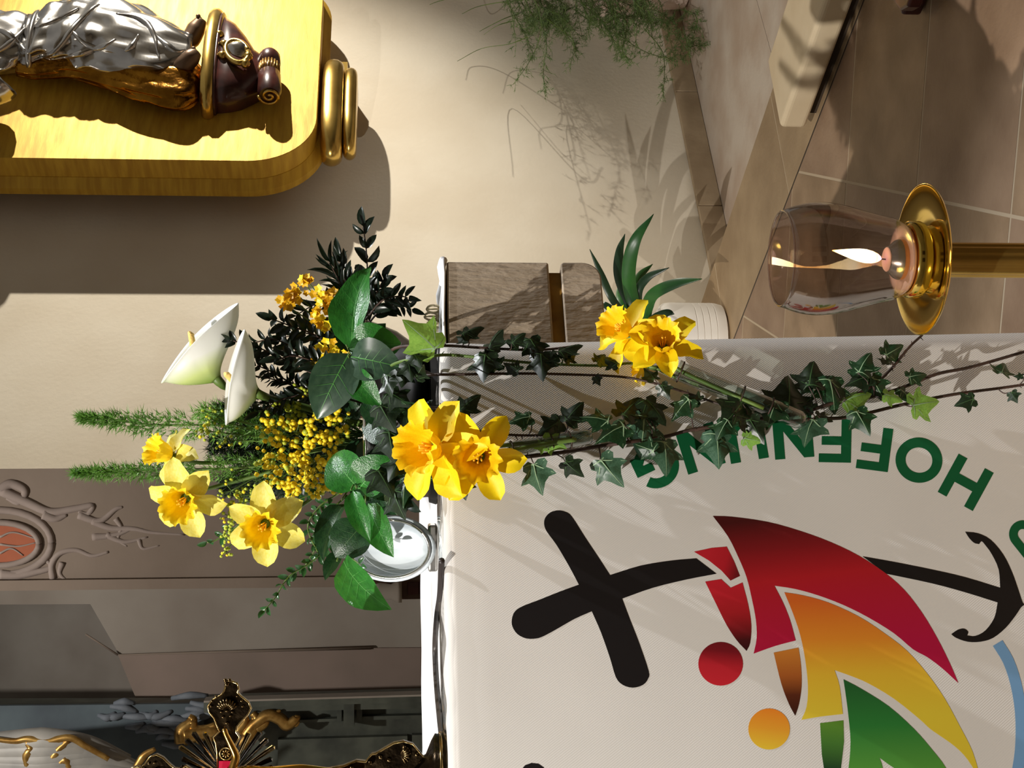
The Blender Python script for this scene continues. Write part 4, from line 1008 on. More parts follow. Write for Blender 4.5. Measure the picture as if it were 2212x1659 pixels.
edg = [(0, 1), (1, 2), (2, 3), (3, 4), (4, 5), (5, 6), (1, 7), (7, 8), (8, 9), (9, 10), (1, 11), (11, 12), (0, 13), (13, 14), (14, 15), (15, 16), (16, 17), (0, 18), (18, 19), (19, 20), (20, 21)]
rad = [.011, .012, .006, .0048, .0036, .003, .0034, .006, .0048, .0036, .0034, .005, .0085, .009, .0072, .0055, .0042, .004, .009, .0072, .0055, .004]
skin_obj('corpus', [PC(x, y, -0.012 - (0.006 if 13 <= i <= 20 else 0)) for i, (x, y) in enumerate(fig)], edg, rad, M_goldfig, cru)

# ================================================================== flowers
TOC = -F
def jit(v, a): return V(v) + V((RND.uniform(-a, a), RND.uniform(-a, a), RND.uniform(-a, a)))
def place_leaf(parent, kind, bpx, tpx, bd, td, wr, nrm=None, name='leaf', lib=LM):
    b_ = P(bpx[0], bpx[1], bd); t_ = P(tpx[0], tpx[1], td); d_ = t_ - b_; L_ = d_.length
    n_ = nrm if nrm is not None else jit((0, -1, 0.25), 0.35)
    return put(name, lib[kind], parent, frame(b_, d_, n_, L_ * wr, L_))

def corona_mesh(name, m, frill=1.0):
    mb = MB(); seg = 54; prof_ = [(0.12, 0.02), (0.22, 0.1), (0.30, 0.28), (0.34, 0.46), (0.37, 0.58), (0.43, 0.66), (0.47, 0.69)]
    def fn(p, i, a):
        k = max(0, i - 2) / 4
        g = 1 + frill * k * (0.10 * math.sin(11 * a) + 0.05 * math.sin(23 * a + 1))
        return V((p.x * g, p.y * g, p.z + frill * k * (0.035 * math.cos(11 * a + .6) + .02 * math.sin(17 * a)) + 0.012 * math.sin(18 * a) * (1 if i else 0)))
    lathe(mb, prof_, seg, fn=fn)
    n0 = len(mb.v); mb.add([(0, 0, 0.0)], []); mb.f += [[k, (k + 1) % seg, n0] for k in range(seg)]; mb.m += [0] * seg
    return mb.mesh(name, [m])
CORO = {'y': corona_mesh('corona', M_yelc, 1.0), 'p': corona_mesh('pale_corona', M_palec, 1.1)}
mbs = MB()
for k in range(6):
    a = k * math.pi / 3; tube(mbs, [V((.04 * math.cos(a), .04 * math.sin(a), .05)), V((.09 * math.cos(a), .09 * math.sin(a), .42))], [.012, .022], 5)
tube(mbs, [V((0, 0, .05)), V((0, 0, .5))], [.016, .03], 6); STAM = mbs.mesh('stamens', [M_stamen])
def daffodil(c, d, facing, rpx, kind, label, stem=None, roll=0.0, tilt=0.12, wr=0.62, off_plane=None, back=0.0, grp='daffodils of the arrangement', stem_end_d=None):
    cc = P(c[0], c[1], d) if off_plane is None else PB(c[0], c[1], off_plane)
    dd = (cc - CAM).length; Rm = rpx * pxm(dd)
    f = V(facing).normalized(); up = V((0, 0, 1)); x = up.cross(f).normalized() if abs(f.z) < .95 else V((1, 0, 0)); y = f.cross(x)
    base_p = cc if stem is None else (P(stem[-1][0], stem[-1][1], stem_end_d or d) if off_plane is None else PB(stem[-1][0], stem[-1][1], off_plane * .7))
    t = thing('daffodil', base_p, label, 'flower', grp)
    for k in range(6):
        a = roll + k * math.pi / 3; rad_ = x * math.cos(a) + y * math.sin(a)
        inner = k % 2
        d_ = rad_ + f * (tilt + RND.uniform(-.12, .12) - (0.0 if inner else 0.1))
        L_ = Rm * RND.uniform(.92, 1.06)
        put('petal', LM['petal' if kind == 'y' else 'petalp'], t, frame(cc + rad_ * Rm * .05 + f * (.004 if inner else .001) * Rm * 10, d_, f + rad_ * RND.uniform(-.25, .25) + (x * RND.uniform(-.3, .3)), L_ * wr * RND.uniform(.92, 1.1), L_))
    Mx = Matrix((x * Rm, y * Rm, f * Rm)).transposed().to_4x4(); Mx.translation = cc + f * Rm * .04
    co = put('corona', CORO[kind], t, Mx)
    put('stamens', STAM, co, Mx)
    mb = MB(); tube(mb, [cc + f * Rm * .06, cc - f * Rm * .25, cc - f * Rm * .42], [Rm * .14, Rm * .08, Rm * .1], 8); mb.build('ovary', M_gstem, t)
    if stem:
        mb = MB()
        if off_plane is None: q = [cc - f * Rm * .4] + [P(px, py, stem_end_d or d) for px, py in stem]
        else: q = [cc - f * Rm * .4] + [PB(px, py, off_plane * .7) for px, py in stem]
        tube(mb, catmull(q, 6), 0.0026, 7); mb.build('stem', M_gstem, t)
    return t
daffodil((402, 1075), 1.72, (-.22, -1, .18), 84, 'p', 'pale yellow daffodil facing forward, left middle of the upper three', [(470, 1050), (620, 1010), (790, 960)], roll=.35, tilt=.1, stem_end_d=1.86)
daffodil((574, 1130), 1.70, (-.16, -1, .12), 86, 'p', 'pale yellow daffodil nearest the broad leaves, lowest of the upper three', [(640, 1100), (720, 1040), (800, 960)], roll=.05, tilt=.08, stem_end_d=1.84)
daffodil((372, 985), 1.76, (.35, -.62, .75), 70, 'p', 'pale daffodil tilted upward, topmost of the upper three', [(450, 1000), (600, 990), (790, 950)], roll=.2, tilt=-.15, stem_end_d=1.88)
daffodil((945, 968), 0, (.05, -.78, .62), 118, 'y', 'bright yellow daffodil turned upward in the hanging pair at the altar edge', [(1060, 965), (1150, 956), (1240, 948)], roll=.52, tilt=-.02, wr=.56, off_plane=.055, grp='daffodils in hanging tubes')
daffodil((1035, 985), 0, (-.05, -1, .12), 106, 'y', 'bright yellow daffodil facing forward in the hanging pair at the altar edge', [(1110, 972), (1170, 960), (1245, 950)], roll=.45, tilt=.12, wr=.56, off_plane=.06, grp='daffodils in hanging tubes')
daffodil((1358, 722), 0, (.42, -.55, .72), 84, 'y', 'yellow daffodil with frilled cup turned up toward the stone slab', [(1420, 775), (1500, 815), (1650, 880)], roll=.3, tilt=-.1, off_plane=.05, grp='daffodils in hanging tubes')
daffodil((1432, 752), 0, (.5, -.85, .2), 84, 'y', 'yellow daffodil leaning over the glass tube beside the white planter', [(1460, 795), (1520, 825), (1650, 882)], roll=.1, tilt=.25, off_plane=.06, grp='daffodils in hanging tubes')
daffodil((1400, 792), 0, (.1, .25, .9), 46, 'y', 'small yellow daffodil turned away behind the hanging tube stems', [(1450, 810), (1560, 850), (1650, 882)], roll=.7, tilt=.4, off_plane=.02, grp='daffodils in hanging tubes')

# calla lilies: a rolled spathe that flares to a pointed lip
def calla(label, base_px, mouth_px, tip_px, heel_px, d, stem, green=True, throat=-.3, bow=.12, dtip=0.0):
    b_ = P(*base_px, d); mth = P(*mouth_px, d); tip = P(*tip_px, d + dtip); heel = P(*heel_px, d + dtip)
    ax = (mth - b_); L_ = ax.length; a_ = ax.normalized()
    across = (tip - heel); hw = across.length / 2; ac = across.normalized()
    side = a_.cross(ac).normalized()
    if side.y > 0: side = -side            # towards the camera
    t = thing('calla_lily', P(*stem[-1], 1.87), label, 'flower', 'calla lilies')
    nU, nV = 48, 20; vs_, fs = [], []
    mid = (tip + heel) / 2; r0 = 0.006; rt = hw * .27
    thr = b_ + (mid - b_) * .62 + ac * hw * throat
    for j in range(nV + 1):
        v = j / nV
        for i in range(nU + 1):
            an = 2 * math.pi * i / nU; c_, s_ = math.cos(an), math.sin(an)
            B0 = b_ + (ac * c_ + side * s_) * r0
            B1 = b_ + (thr - b_) * .6 + (ac * c_ + side * s_) * rt * 1.3
            B2 = mid - a_ * hw * (.42 if c_ > 0 else .3) + ac * c_ * hw * (.92 if c_ > 0 else .8) + side * s_ * hw * .5
            lip = c_ * hw * (1.0 if c_ > 0 else 0.98) * abs(c_) ** .15
            B3 = mid + ac * lip + side * s_ * hw * .42 * (1 - .35 * max(0, c_) ** 2) + a_ * hw * (bow * (1 - c_ * c_) - .10 * s_)
            p = B0 * (1 - v) ** 3 + B1 * 3 * v * (1 - v) ** 2 + B2 * 3 * v * v * (1 - v) + B3 * v ** 3
            if v > .85:
                k = ((v - .85) / .15) ** 2; p += (side * s_ * .05 + ac * c_ * .02 - a_ * .05) * hw * k
            vs_.append(p)
    for j in range(nV):
        for i in range(nU):
            fs.append([j * (nU + 1) + i, j * (nU + 1) + i + 1, (j + 1) * (nU + 1) + i + 1, (j + 1) * (nU + 1) + i])
    mb = MB(); mb.add(vs_, fs)
    # petal colour: white, fading to green at the throat (the flower's own colour)
    c0 = sum((V(p) for p in vs_), V((0, 0, 0))) / len(vs_); zmin = min(p.z for p in vs_)
    mm = MATS.get('calla_' + label[:12])
    m = bpy.data.materials.new('calla_petal'); m.use_nodes = True; N = m.node_tree.nodes; Lk = m.node_tree.links; bs = N['Principled BSDF']; bs.inputs['Roughness'].default_value = .42
    org = V((c0.x, c0.y, zmin)); p0 = b_ - org; p1 = (tip + heel) / 2 - org; dd = (p1 - p0)
    tcn = N.new('ShaderNodeTexCoord'); sub = N.new('ShaderNodeVectorMath'); sub.operation = 'SUBTRACT'; sub.inputs[1].default_value = p0
    dot = N.new('ShaderNodeVectorMath'); dot.operation = 'DOT_PRODUCT'; dot.inputs[1].default_value = dd / dd.length_squared
    rp = N.new('ShaderNodeValToRGB'); e = rp.color_ramp.elements; e[0].position = 0.0; e[0].color = lin((132, 160, 56)); e[1].position = .62 if green else .3; e[1].color = lin((242, 242, 238))
    q_ = e.new(.25 if green else .1); q_.color = lin((206, 220, 140))
    Lk.new(tcn.outputs['Object'], sub.inputs[0]); Lk.new(sub.outputs[0], dot.inputs[0]); Lk.new(dot.outputs['Value'], rp.inputs[0]); Lk.new(rp.outputs[0], bs.inputs['Base Color'])
    tr = N.new('ShaderNodeBsdfTranslucent'); tr.inputs[0].default_value = lin((240, 242, 226)); mx = N.new('ShaderNodeMixShader'); mx.inputs[0].default_value = .22
    Lk.new(bs.outputs[0], mx.inputs[1]); Lk.new(tr.outputs[0], mx.inputs[2]); Lk.new(mx.outputs[0], N['Material Output'].inputs[0])
    o = mb.build('spathe', m, t, recalc=False); md = o.modifiers.new('s', 'SOLIDIFY'); md.thickness = 0.0012
    mb = MB(); tube(mb, [b_ + ax * .25, b_ + ax * .8, (tip + heel) / 2 + a_ * L_ * .22 + side * .002, (tip + heel) / 2 + a_ * L_ * .3], [.0045, .0045, .004, .002], 8); mb.build('spadix', M_spadix, t)
    mb = MB(); tube(mb, catmull([b_ + ax * .12, b_ - ax * .15] + [P(x, y, 1.86) for x, y in stem], 6), [.0075, .0045, .0045], 8); mb.build('stem', M_gstem, t)
calla('white calla lily with green throat, higher of the two, leaning right', (468, 818), (408, 752), (508, 652), (344, 822), 1.84, [(500, 840), (620, 870), (790, 920)], True)
calla('white calla lily with rolled pointed lip just below the larger calla', (556, 850), (500, 825), (522, 712), (482, 916), 1.80, [(600, 865), (700, 890), (800, 920)], False, dtip=-.01)

# ---- leafy twigs
def twig(label, pts, leaf, lpx, n, mat_stem=M_stem, d0=1.88, d1=1.86, wr=.42, name='leafy_twig', cat='foliage', grp=None, ang=50, spread=.5, r=.0016, tipleaf=True, pairs=True, lib=LM, lead=0.12):
    q = catmull([P(x, y, d0 + (d1 - d0) * i / (len(pts) - 1)) for i, (x, y) in enumerate(pts)], 8)
    t = thing(name, q[0], label, cat, grp)
    mb = MB(); tube(mb, q, [r, r * .5], 5); mb.build('stem', mat_stem, t)
    cum = [0]
    for i in range(1, len(q)): cum.append(cum[-1] + (q[i] - q[i - 1]).length)
    T = cum[-1]
    for k in range(n):
        s = T * (lead + (1 - lead) * (k + .5) / n); i = max(j for j in range(len(q) - 1) if cum[j] <= s)
        p = q[i].lerp(q[i + 1], (s - cum[i]) / max(1e-6, cum[i + 1] - cum[i])); tg = (q[i + 1] - q[i]).normalized()
        sd = tg.cross(V((0, -1, 0)))
        sd = sd.normalized() if sd.length > 1e-3 else V((1, 0, 0))
        tw = V((0, -1, 0))
        rot = k * 1.2 + RND.uniform(-.4, .4)
        for sg in ((-1, 1) if pairs else ((-1) ** k,)):
            a = math.radians(ang + RND.uniform(-14, 14)); ro = RND.gauss(0, spread)
            d_ = tg * math.cos(a) + (sd * math.cos(ro) + tw * math.sin(ro)) * sg * math.sin(a)
            L_ = lpx * pxm(d0) * RND.uniform(.75, 1.15) * (1 - .25 * k / n)
            put('leaf', lib[leaf], t, frame(p, d_, jit((0, -1, .3), .6), L_ * wr, L_))
    if tipleaf:
        L_ = lpx * pxm(d0) * .9; put('leaf', lib[leaf], t, frame(q[-1], (q[-1] - q[-2]), jit((0, -1, .3), .4), L_ * wr, L_))
    return t
GD = 'dark small-leaved twigs of the arrangement'
tw_ = [
 ('dark myrtle-like twig with pointed tip reaching right above the panel shadow', [(770, 700), (792, 620), (792, 550), (785, 490)], 44, 5, 1.88, 1.88, .42, 38),
 ('spiky dark twig of narrow leaves beside the yellow florets', [(765, 660), (735, 610), (712, 568)], 60, 5, 1.87, 1.84, .16, 32),
 ('small dark twig with slanting leaves above the spiky twig', [(770, 650), (745, 600), (735, 560)], 48, 4, 1.90, 1.90, .3, 30),
 ('dark pinnate twig pointing down toward the stone slab', [(790, 690), (825, 650), (862, 640), (880, 643)], 38, 5, 1.85, 1.82, .34, 52),
 ('dark twig with two thin branches above the pewter bowl', [(795, 700), (830, 662), (865, 660), (888, 668)], 34, 5, 1.86, 1.84, .36, 55),
 ('dark twig bunch with upright leaves left of the pinnate twig', [(790, 680), (815, 630), (828, 605)], 40, 5, 1.88, 1.88, .46, 40),
 ('dark twig curving up from the bowl to the florets', [(770, 720), (740, 670), (700, 650), (640, 680)], 34, 8, 1.90, 1.90, .4, 50),
 ('dark twig sweeping left behind the calla lilies', [(770, 830), (680, 780), (600, 735), (548, 740)], 34, 10, 1.88, 1.86, .4, 55),
 ('dark twig with round leaves ending near the lower calla', [(770, 840), (660, 800), (580, 760), (500, 735)], 36, 10, 1.84, 1.82, .46, 50),
 ('dark twig rising between the florets and callas', [(760, 800), (690, 730), (630, 705), (590, 690)], 38, 9, 1.86, 1.84, .42, 55),
 ('short dark twig under the callas', [(770, 860), (660, 840), (580, 800), (555, 790)], 36, 9, 1.87, 1.85, .38, 55),
 ('needle-leaved dark twig beside the lower calla', [(760, 870), (680, 850), (610, 825), (570, 815)], 28, 14, 1.86, 1.84, .14, 55),
 ('dark grey-green twig in front of the florets', [(765, 830), (700, 790), (640, 770), (600, 775)], 40, 8, 1.80, 1.78, .38, 50),
 ('dark twig crossing the centre of the arrangement', [(780, 870), (700, 850), (620, 860), (560, 890)], 36, 9, 1.84, 1.82, .36, 52),
 ('dark twig tucked behind the mustard florets', [(770, 760), (720, 740), (660, 720), (610, 730)], 40, 8, 1.92, 1.92, .44, 55),
 ('low dark twig behind the bowl rim', [(790, 760), (740, 800), (690, 830), (640, 850)], 38, 8, 1.92, 1.92, .44, 55),
 ('dark twig with leaves fanned above the bowl', [(800, 720), (770, 680), (740, 690), (705, 720)], 40, 7, 1.9, 1.9, .44, 50),
 ('dense dark twig behind the upper left of the bud cluster', [(790, 940), (700, 930), (620, 910), (540, 900)], 40, 10, 1.95, 1.95, .46, 55),
 ('dense dark twig behind the middle of the bud cluster', [(790, 960), (700, 970), (610, 980), (520, 985)], 40, 10, 1.96, 1.95, .46, 55),
 ('dense dark twig behind the lower bud cluster', [(790, 980), (710, 1010), (620, 1050), (540, 1060)], 40, 10, 1.95, 1.94, .46, 55),
 ('dark twig between lower calla and fern tuft', [(780, 920), (680, 880), (590, 870), (530, 880)], 38, 9, 1.91, 1.9, .42, 55),
 ('dark twig low over the bowl rim toward the daffodil pair', [(780, 900), (820, 920), (850, 960), (870, 1000)], 44, 6, 1.76, 1.72, .5, 50),
 ('dark twig low over the bowl rim toward the oval dish', [(780, 980), (820, 1010), (850, 1050), (880, 1080)], 44, 6, 1.76, 1.7, .5, 50),
 ('short dark twig near the grey broad leaf', [(790, 900), (740, 880), (680, 880), (640, 900)], 36, 7, 1.9, 1.9, .4, 52),
]
for lb, pts, lp, n, d0, d1, wr, an in tw_: twig(lb, pts, 'myrt', lp * 1.15, int(n * 1.3), d0=d0, d1=d1, wr=wr, ang=an, grp=GD)
GB = 'small green box twigs of the arrangement'
for lb, pts, lp, n, d0, d1 in (
 ('curling box twig drooping left beyond the broad leaves', [(730, 1110), (715, 1170), (672, 1215), (625, 1245), (595, 1290), (572, 1318)], 26, 12, 1.80, 1.72),
 ('small box twig below the lowest pale daffodil', [(740, 1060), (690, 1095), (665, 1140), (690, 1200)], 26, 9, 1.82, 1.78),
 ('box twig behind the round dark leaf', [(750, 1070), (700, 1120), (690, 1170), (660, 1220)], 26, 9, 1.84, 1.8),
 ('short box twig left of the lowest pale daffodil', [(560, 1080), (520, 1130), (470, 1165), (448, 1172)], 26, 5, 1.80, 1.78),
 ('box twig hidden between daffodil and buds', [(740, 1030), (690, 1060), (640, 1080), (600, 1090)], 26, 8, 1.86, 1.84),
 ('little box twig pointing at the oval dish', [(740, 1150), (735, 1190), (765, 1210), (780, 1220)], 24, 4, 1.80, 1.76)):
    twig(lb, pts, 'box', lp, n, mat_stem=M_gstem, d0=d0, d1=d1, wr=.5, ang=55, grp=GB)

# ---- foxtail fern plumes
def plume(label, pts, widths, n, m, d0, d1, nl=1.0, name='foxtail_fern'):
    q = catmull([P(x, y, d0 + (d1 - d0) * i / (len(pts) - 1)) for i, (x, y) in enumerate(pts)], 10)
    t = thing(name, q[0], label, 'fern', 'foxtail fern plumes')
    mb = MB(); tube(mb, q, [.002, .0007], 5); mb.build('stem', M_gstem, t)
    mb = MB(); N_ = len(q)
    for k in range(n):
        s = RND.random() ** .9; f_ = s * (N_ - 1); i = min(int(f_), N_ - 2); p = q[i].lerp(q[i + 1], f_ - i); tg = (q[i + 1] - q[i]).normalized()
        wf = s * (len(widths) - 1); wi = min(int(wf), len(widths) - 2); wd = (widths[wi] + (widths[wi + 1] - widths[wi]) * (wf - wi)) * pxm(d0)
        rd = V((RND.gauss(0, 1), RND.gauss(0, 1), RND.gauss(0, 1))); rd -= tg * rd.dot(tg); rd.normalize()
        rr = wd * RND.uniform(.15, 1.0)
        c_ = p + rd * rr * .75 + tg * rr * .35
        for e in range(3):
            dn = (rd * RND.uniform(.3, 1) + tg * RND.uniform(.2, 1) + V((RND.gauss(0, .5), RND.gauss(0, .5), RND.gauss(0, .5)))).normalized()
            L_ = RND.uniform(13, 24) * pxm(d0) * nl; sd = dn.cross(V((RND.gauss(0, 1), RND.gauss(0, 1), RND.gauss(0, 1)))).normalized() * (1.25 * pxm(d0))
            mb.add([c_ - sd, c_ + sd, c_ + dn * L_], [[0, 1, 2]])
        if k % 4 == 0:
            sd = V((.0004, 0, 0)); mb.add([p - sd, p + sd, c_], [[0, 1, 2]])
    tag(mb.build('needles', m, t, recalc=False, smooth=False), kind='stuff')
plume('pale green foxtail fern plume rising highest, nearest the callas', [(620, 940), (480, 920), (340, 918), (240, 908), (172, 902)], [46, 44, 34, 20, 4], 900, M_needle, 1.88, 1.88)
plume('pale green foxtail fern plume against the taupe wall', [(640, 1000), (500, 1012), (360, 1016), (240, 1020), (160, 1022)], [44, 38, 30, 18, 4], 850, M_needle, 1.88, 1.88)
plume('dark fern spray below the plumes behind the upper daffodils', [(760, 950), (640, 930), (540, 900), (470, 890)], [70, 75, 60, 20], 1100, M_needled, 1.92, 1.92)
plume('dark fern spray filling the centre behind the yellow buds', [(780, 960), (660, 960), (560, 970), (460, 960)], [70, 80, 70, 30], 1300, M_needled, 1.93, 1.93)
plume('dark fern spray beside the forward daffodil', [(770, 1000), (660, 1030), (560, 1040), (480, 1050)], [60, 60, 50, 20], 1000, M_needled, 1.91, 1.90)
plume('dark fern spray deep behind the bud cluster centre', [(790, 950), (700, 950), (620, 950), (540, 945)], [80, 85, 80, 40], 1300, M_needled, 1.97, 1.97)
plume('light fern tuft between the callas and topmost daffodil', [(640, 930), (560, 920), (480, 900), (430, 885)], [40, 50, 40, 14], 260, M_needle, 1.86, 1.86)

# ---- goldenrod buds, mustard florets
def ico(r=1):
    bm = bmesh.new(); bmesh.ops.create_icosphere(bm, subdivisions=1, radius=r); return bm
bm = ico(); BER = bpy.data.meshes.new('bud'); bm.to_mesh(BER); bm.free(); BER.materials.append(M_berry); BER.polygons.foreach_set('use_smooth', [True] * len(BER.polygons))
BERG = BER.copy(); BERG.materials.clear(); BERG.materials.append(M_berryg)
def bud_spray(label, base_px, d, centres, per, rpx, sp, g=0.12, grp='sprays of yellow buds'):
    b_ = P(*base_px, 1.88); t = thing('bud_spray', b_, label, 'flower', grp)
    mb = MB()
    for cx_, cy_ in centres:
        c_ = P(cx_, cy_, d + RND.uniform(-.015, .015)); tube(mb, catmull([b_, b_.lerp(c_, .6) + V((0, .008, .004)), c_], 5), [.0014, .0007], 5)
        for k in range(per):
            p = c_ + V((RND.gauss(0, 1), RND.gauss(0, .7), RND.gauss(0, 1))) * sp * pxm(d)
            r = rpx * pxm(d) * RND.uniform(.75, 1.15)
            put('bud', BERG if RND.random() < g else BER, t, Matrix.Translation(p) @ Matrix.Diagonal((r, r, r, 1)))
            if k % 2 == 0: tube(mb, [c_, p], .0005, 3, cap=False)
    mb.build('stem', M_gstem, t)
bud_spray('dense yellow bud spray, upper left part of the bright cluster', (790, 960), 1.79, [(595, 915), (600, 955), (640, 935), (620, 985), (655, 975), (585, 990)], 22, 6.3, 15)
bud_spray('dense yellow bud spray, nearest the grey broad leaf', (790, 940), 1.78, [(700, 905), (728, 895), (735, 930), (690, 945), (715, 960), (670, 930)], 18, 6.3, 13)
bud_spray('dense yellow bud spray in the middle of the bright cluster', (790, 965), 1.77, [(640, 1005), (680, 1000), (715, 1000), (660, 1030), (700, 1035), (735, 1020)], 22, 6.0, 14)
bud_spray('yellow bud spray lowest, touching the pale daffodil', (790, 980), 1.78, [(600, 1035), (620, 1055), (645, 1050), (690, 1060), (715, 1055), (585, 1020)], 16, 6.0, 12)
bud_spray('greenish bud spray at the top of the bright cluster', (790, 940), 1.82, [(620, 890), (645, 885), (580, 930), (650, 915), (660, 840)], 16, 5.0, 13, .75)
bud_spray('slender greenish bud spike hanging left of the lowest daffodil', (600, 1080), 1.76, [(500, 1090), (495, 1115), (492, 1140), (490, 1165), (488, 1190), (520, 1075)], 11, 4.0, 7, .8)
bud_spray('greenish bud spray beside the topmost pale daffodil', (700, 960), 1.84, [(440, 930), (455, 905), (480, 950), (500, 1060), (540, 1070)], 16, 4.2, 14, .85)
mb = MB()
for k in range(5):
    a = 2 * math.pi * k / 5; c_, s_ = math.cos(a), math.sin(a)
    mb.add([(0, 0, 0), (.6 * c_ - .5 * s_, .6 * s_ + .5 * c_, .3), (1.15 * c_, 1.15 * s_, .45), (.6 * c_ + .5 * s_, .6 * s_ - .5 * c_, .3)], [[0, 1, 2, 3]])
FLO = mb.mesh('floret', [M_floret])
FLOB = FLO.copy(); FLOB.materials.clear(); FLOB.materials.append(M_berry)
def floret_sprig(label, base_px, d, centres, per, rpx, sp, bright=.15):
    b_ = P(*base_px, 1.88); t = thing('floret_sprig', b_, label, 'flower', 'sprigs of yellow florets'); mb = MB()
    for cx_, cy_ in centres:
        c_ = P(cx_, cy_, d + RND.uniform(-.015, .015)); tube(mb, catmull([b_, b_.lerp(c_, .6) + V((0, .006, 0)), c_], 5), [.0013, .0007], 5)
        for k in range(per):
            p = c_ + V((RND.gauss(0, 1), RND.gauss(0, .7), RND.gauss(0, 1))) * sp * pxm(d); r = rpx * pxm(d) * RND.uniform(.75, 1.2)
            put('floret', FLOB if RND.random() < bright else FLO, t, frame(p, jit((0, 0, 1), .7), jit((0, -1, .4), .6), r, r))
    mb.build('stem', M_gstem, t)
floret_sprig('mustard yellow floret sprig standing highest', (770, 760), 1.86, [(612, 655), (625, 640), (638, 632)], 9, 9, 8)
floret_sprig('tiny mustard floret sprig at the very right', (770, 740), 1.86, [(655, 610), (662, 604)], 7, 8, 6)
floret_sprig('mustard yellow floret sprig behind the upright broad leaf', (770, 740), 1.85, [(685, 680), (700, 660), (690, 640), (725, 645), (735, 655), (705, 695)], 9, 9, 9)
floret_sprig('bright yellow floret sprig above the grey broad leaf', (775, 800), 1.80, [(690, 770), (705, 750), (722, 765), (735, 780), (712, 795), (728, 810), (700, 785)], 10, 9, 9, .75)

# ---- broad leaves (sprigs)
def sprig(label, leaves, base_px, d=1.78):
    t = thing('broad_leaf_sprig', P(*base_px, 1.86), label, 'foliage', 'broad-leaved sprigs of the arrangement'); mb = MB()
    for kind, b_, tp, bd, td, wr in leaves:
        place_leaf(t, kind, b_, tp, bd, td, wr, jit((0, -1, .35), .22))
        tube(mb, catmull([P(*base_px, 1.86), P((base_px[0] + b_[0]) / 2, (base_px[1] + b_[1]) / 2, (1.86 + bd) / 2 + .01), P(*b_, bd)], 4), [.0018, .001], 5)
    mb.build('stem', M_gstem, t)
sprig('three broad green leaves on the right above the bowl', [('salal', (748, 745), (790, 562), 1.76, 1.82, .42), ('salal', (752, 752), (868, 742), 1.75, 1.74, .85), ('salald', (745, 770), (762, 690), 1.82, 1.84, .7)], (800, 850))
sprig('grey-green pair of broad leaves over the bowl centre', [('salalg', (752, 768), (866, 792), 1.72, 1.70, .78), ('salalg', (752, 762), (682, 906), 1.72, 1.72, .66)], (790, 870))
sprig('short glossy leaf pair hanging in front of the bowl', [('salal', (755, 802), (820, 876), 1.72, 1.70, .6), ('salald', (790, 860), (835, 925), 1.73, 1.72, .7)], (790, 880))
sprig('pair of broad green leaves beside the yellow buds', [('salal', (768, 1052), (712, 978), 1.70, 1.74, .82), ('salal', (770, 1056), (842, 988), 1.69, 1.67, .86)], (790, 980))
sprig('narrow green leaf pair below the broad pair', [('salal', (758, 1058), (796, 1168), 1.68, 1.66, .42), ('salal', (790, 1085), (845, 1202), 1.69, 1.66, .5)], (790, 990))
sprig('round dark broad leaf left of the bowl', [('salald', (784, 1130), (722, 1204), 1.70, 1.70, .98), ('salald', (738, 1080), (690, 1205), 1.74, 1.70, .44)], (790, 1000))
sprig('large glossy leaf lowest of all, pointing down left', [('salal', (728, 1212), (832, 1318), 1.70, 1.64, .52), ('salald', (735, 1190), (700, 1250), 1.74, 1.72, .5)], (780, 1060))
sprig('dark leaves curled in front of the bowl rim', [('salald', (800, 880), (850, 960), 1.74, 1.70, .8), ('salald', (790, 930), (850, 1010), 1.76, 1.72, .8), ('salald', (800, 1000), (870, 1080), 1.74, 1.7, .85), ('salald', (780, 1010), (850, 1110), 1.76, 1.72, .8), ('salald', (790, 900), (740, 830), 1.84, 1.86, .7), ('salald', (800, 960), (740, 1000), 1.84, 1.84, .8), ('salald', (780, 760), (830, 700), 1.82, 1.80, .7)], (790, 940))

# ================================================================== hanging glass tubes and ivy
def glass_tube(label, a, b_, rpx, off0, off1):
    pa, pb = PB(*a, off0), PB(*b_, off1); r = rpx * pxm((pa - CAM).length); ax = (pb - pa).normalized()
    t = thing('glass_tube', pb, label, 'vase', 'hanging glass flower tubes')
    mb = MB(); L_ = (pb - pa).length; q = [pa, pa + ax * L_ * .02, pa + ax * L_ * .04] + [pa + ax * L_ * k for k in (.2, .5, .8, .94, .98, 1)]
    tube(mb, q, None or [r * 1.14, r * 1.14, r, r, r, r, r, r * .8, r * .3], 18, cap=False); mb.build('tube', M_glassc, t)
    mb = MB(); q = [pa + ax * L_ * k for k in (.45, .8, .93, .965)]; tube(mb, q, [r * .82, r * .82, r * .8, r * .4], 14); mb.build('water', glass('tube_water', (196, 214, 204), .14), t)
    for k in (0.03, 0.5, 0.72):
        mb = MB(); u_ = ax.orthogonal().normalized(); v_ = ax.cross(u_); c_ = pa + ax * L_ * k
        tube(mb, [c_ + (u_ * math.cos(a_) + v_ * math.sin(a_)) * r * 1.1 for a_ in [i * math.pi / 8 for i in range(17)]], .0009, 5); mb.build('binding_wire', M_stem, t)
glass_tube('clear glass tube holding the daffodil pair at the altar edge', (1100, 972), (1280, 942), 17, .035, .03)
glass_tube('long slanting glass tube under the right pair of daffodils', (1462, 800), (1742, 912), 21, .04, .03)

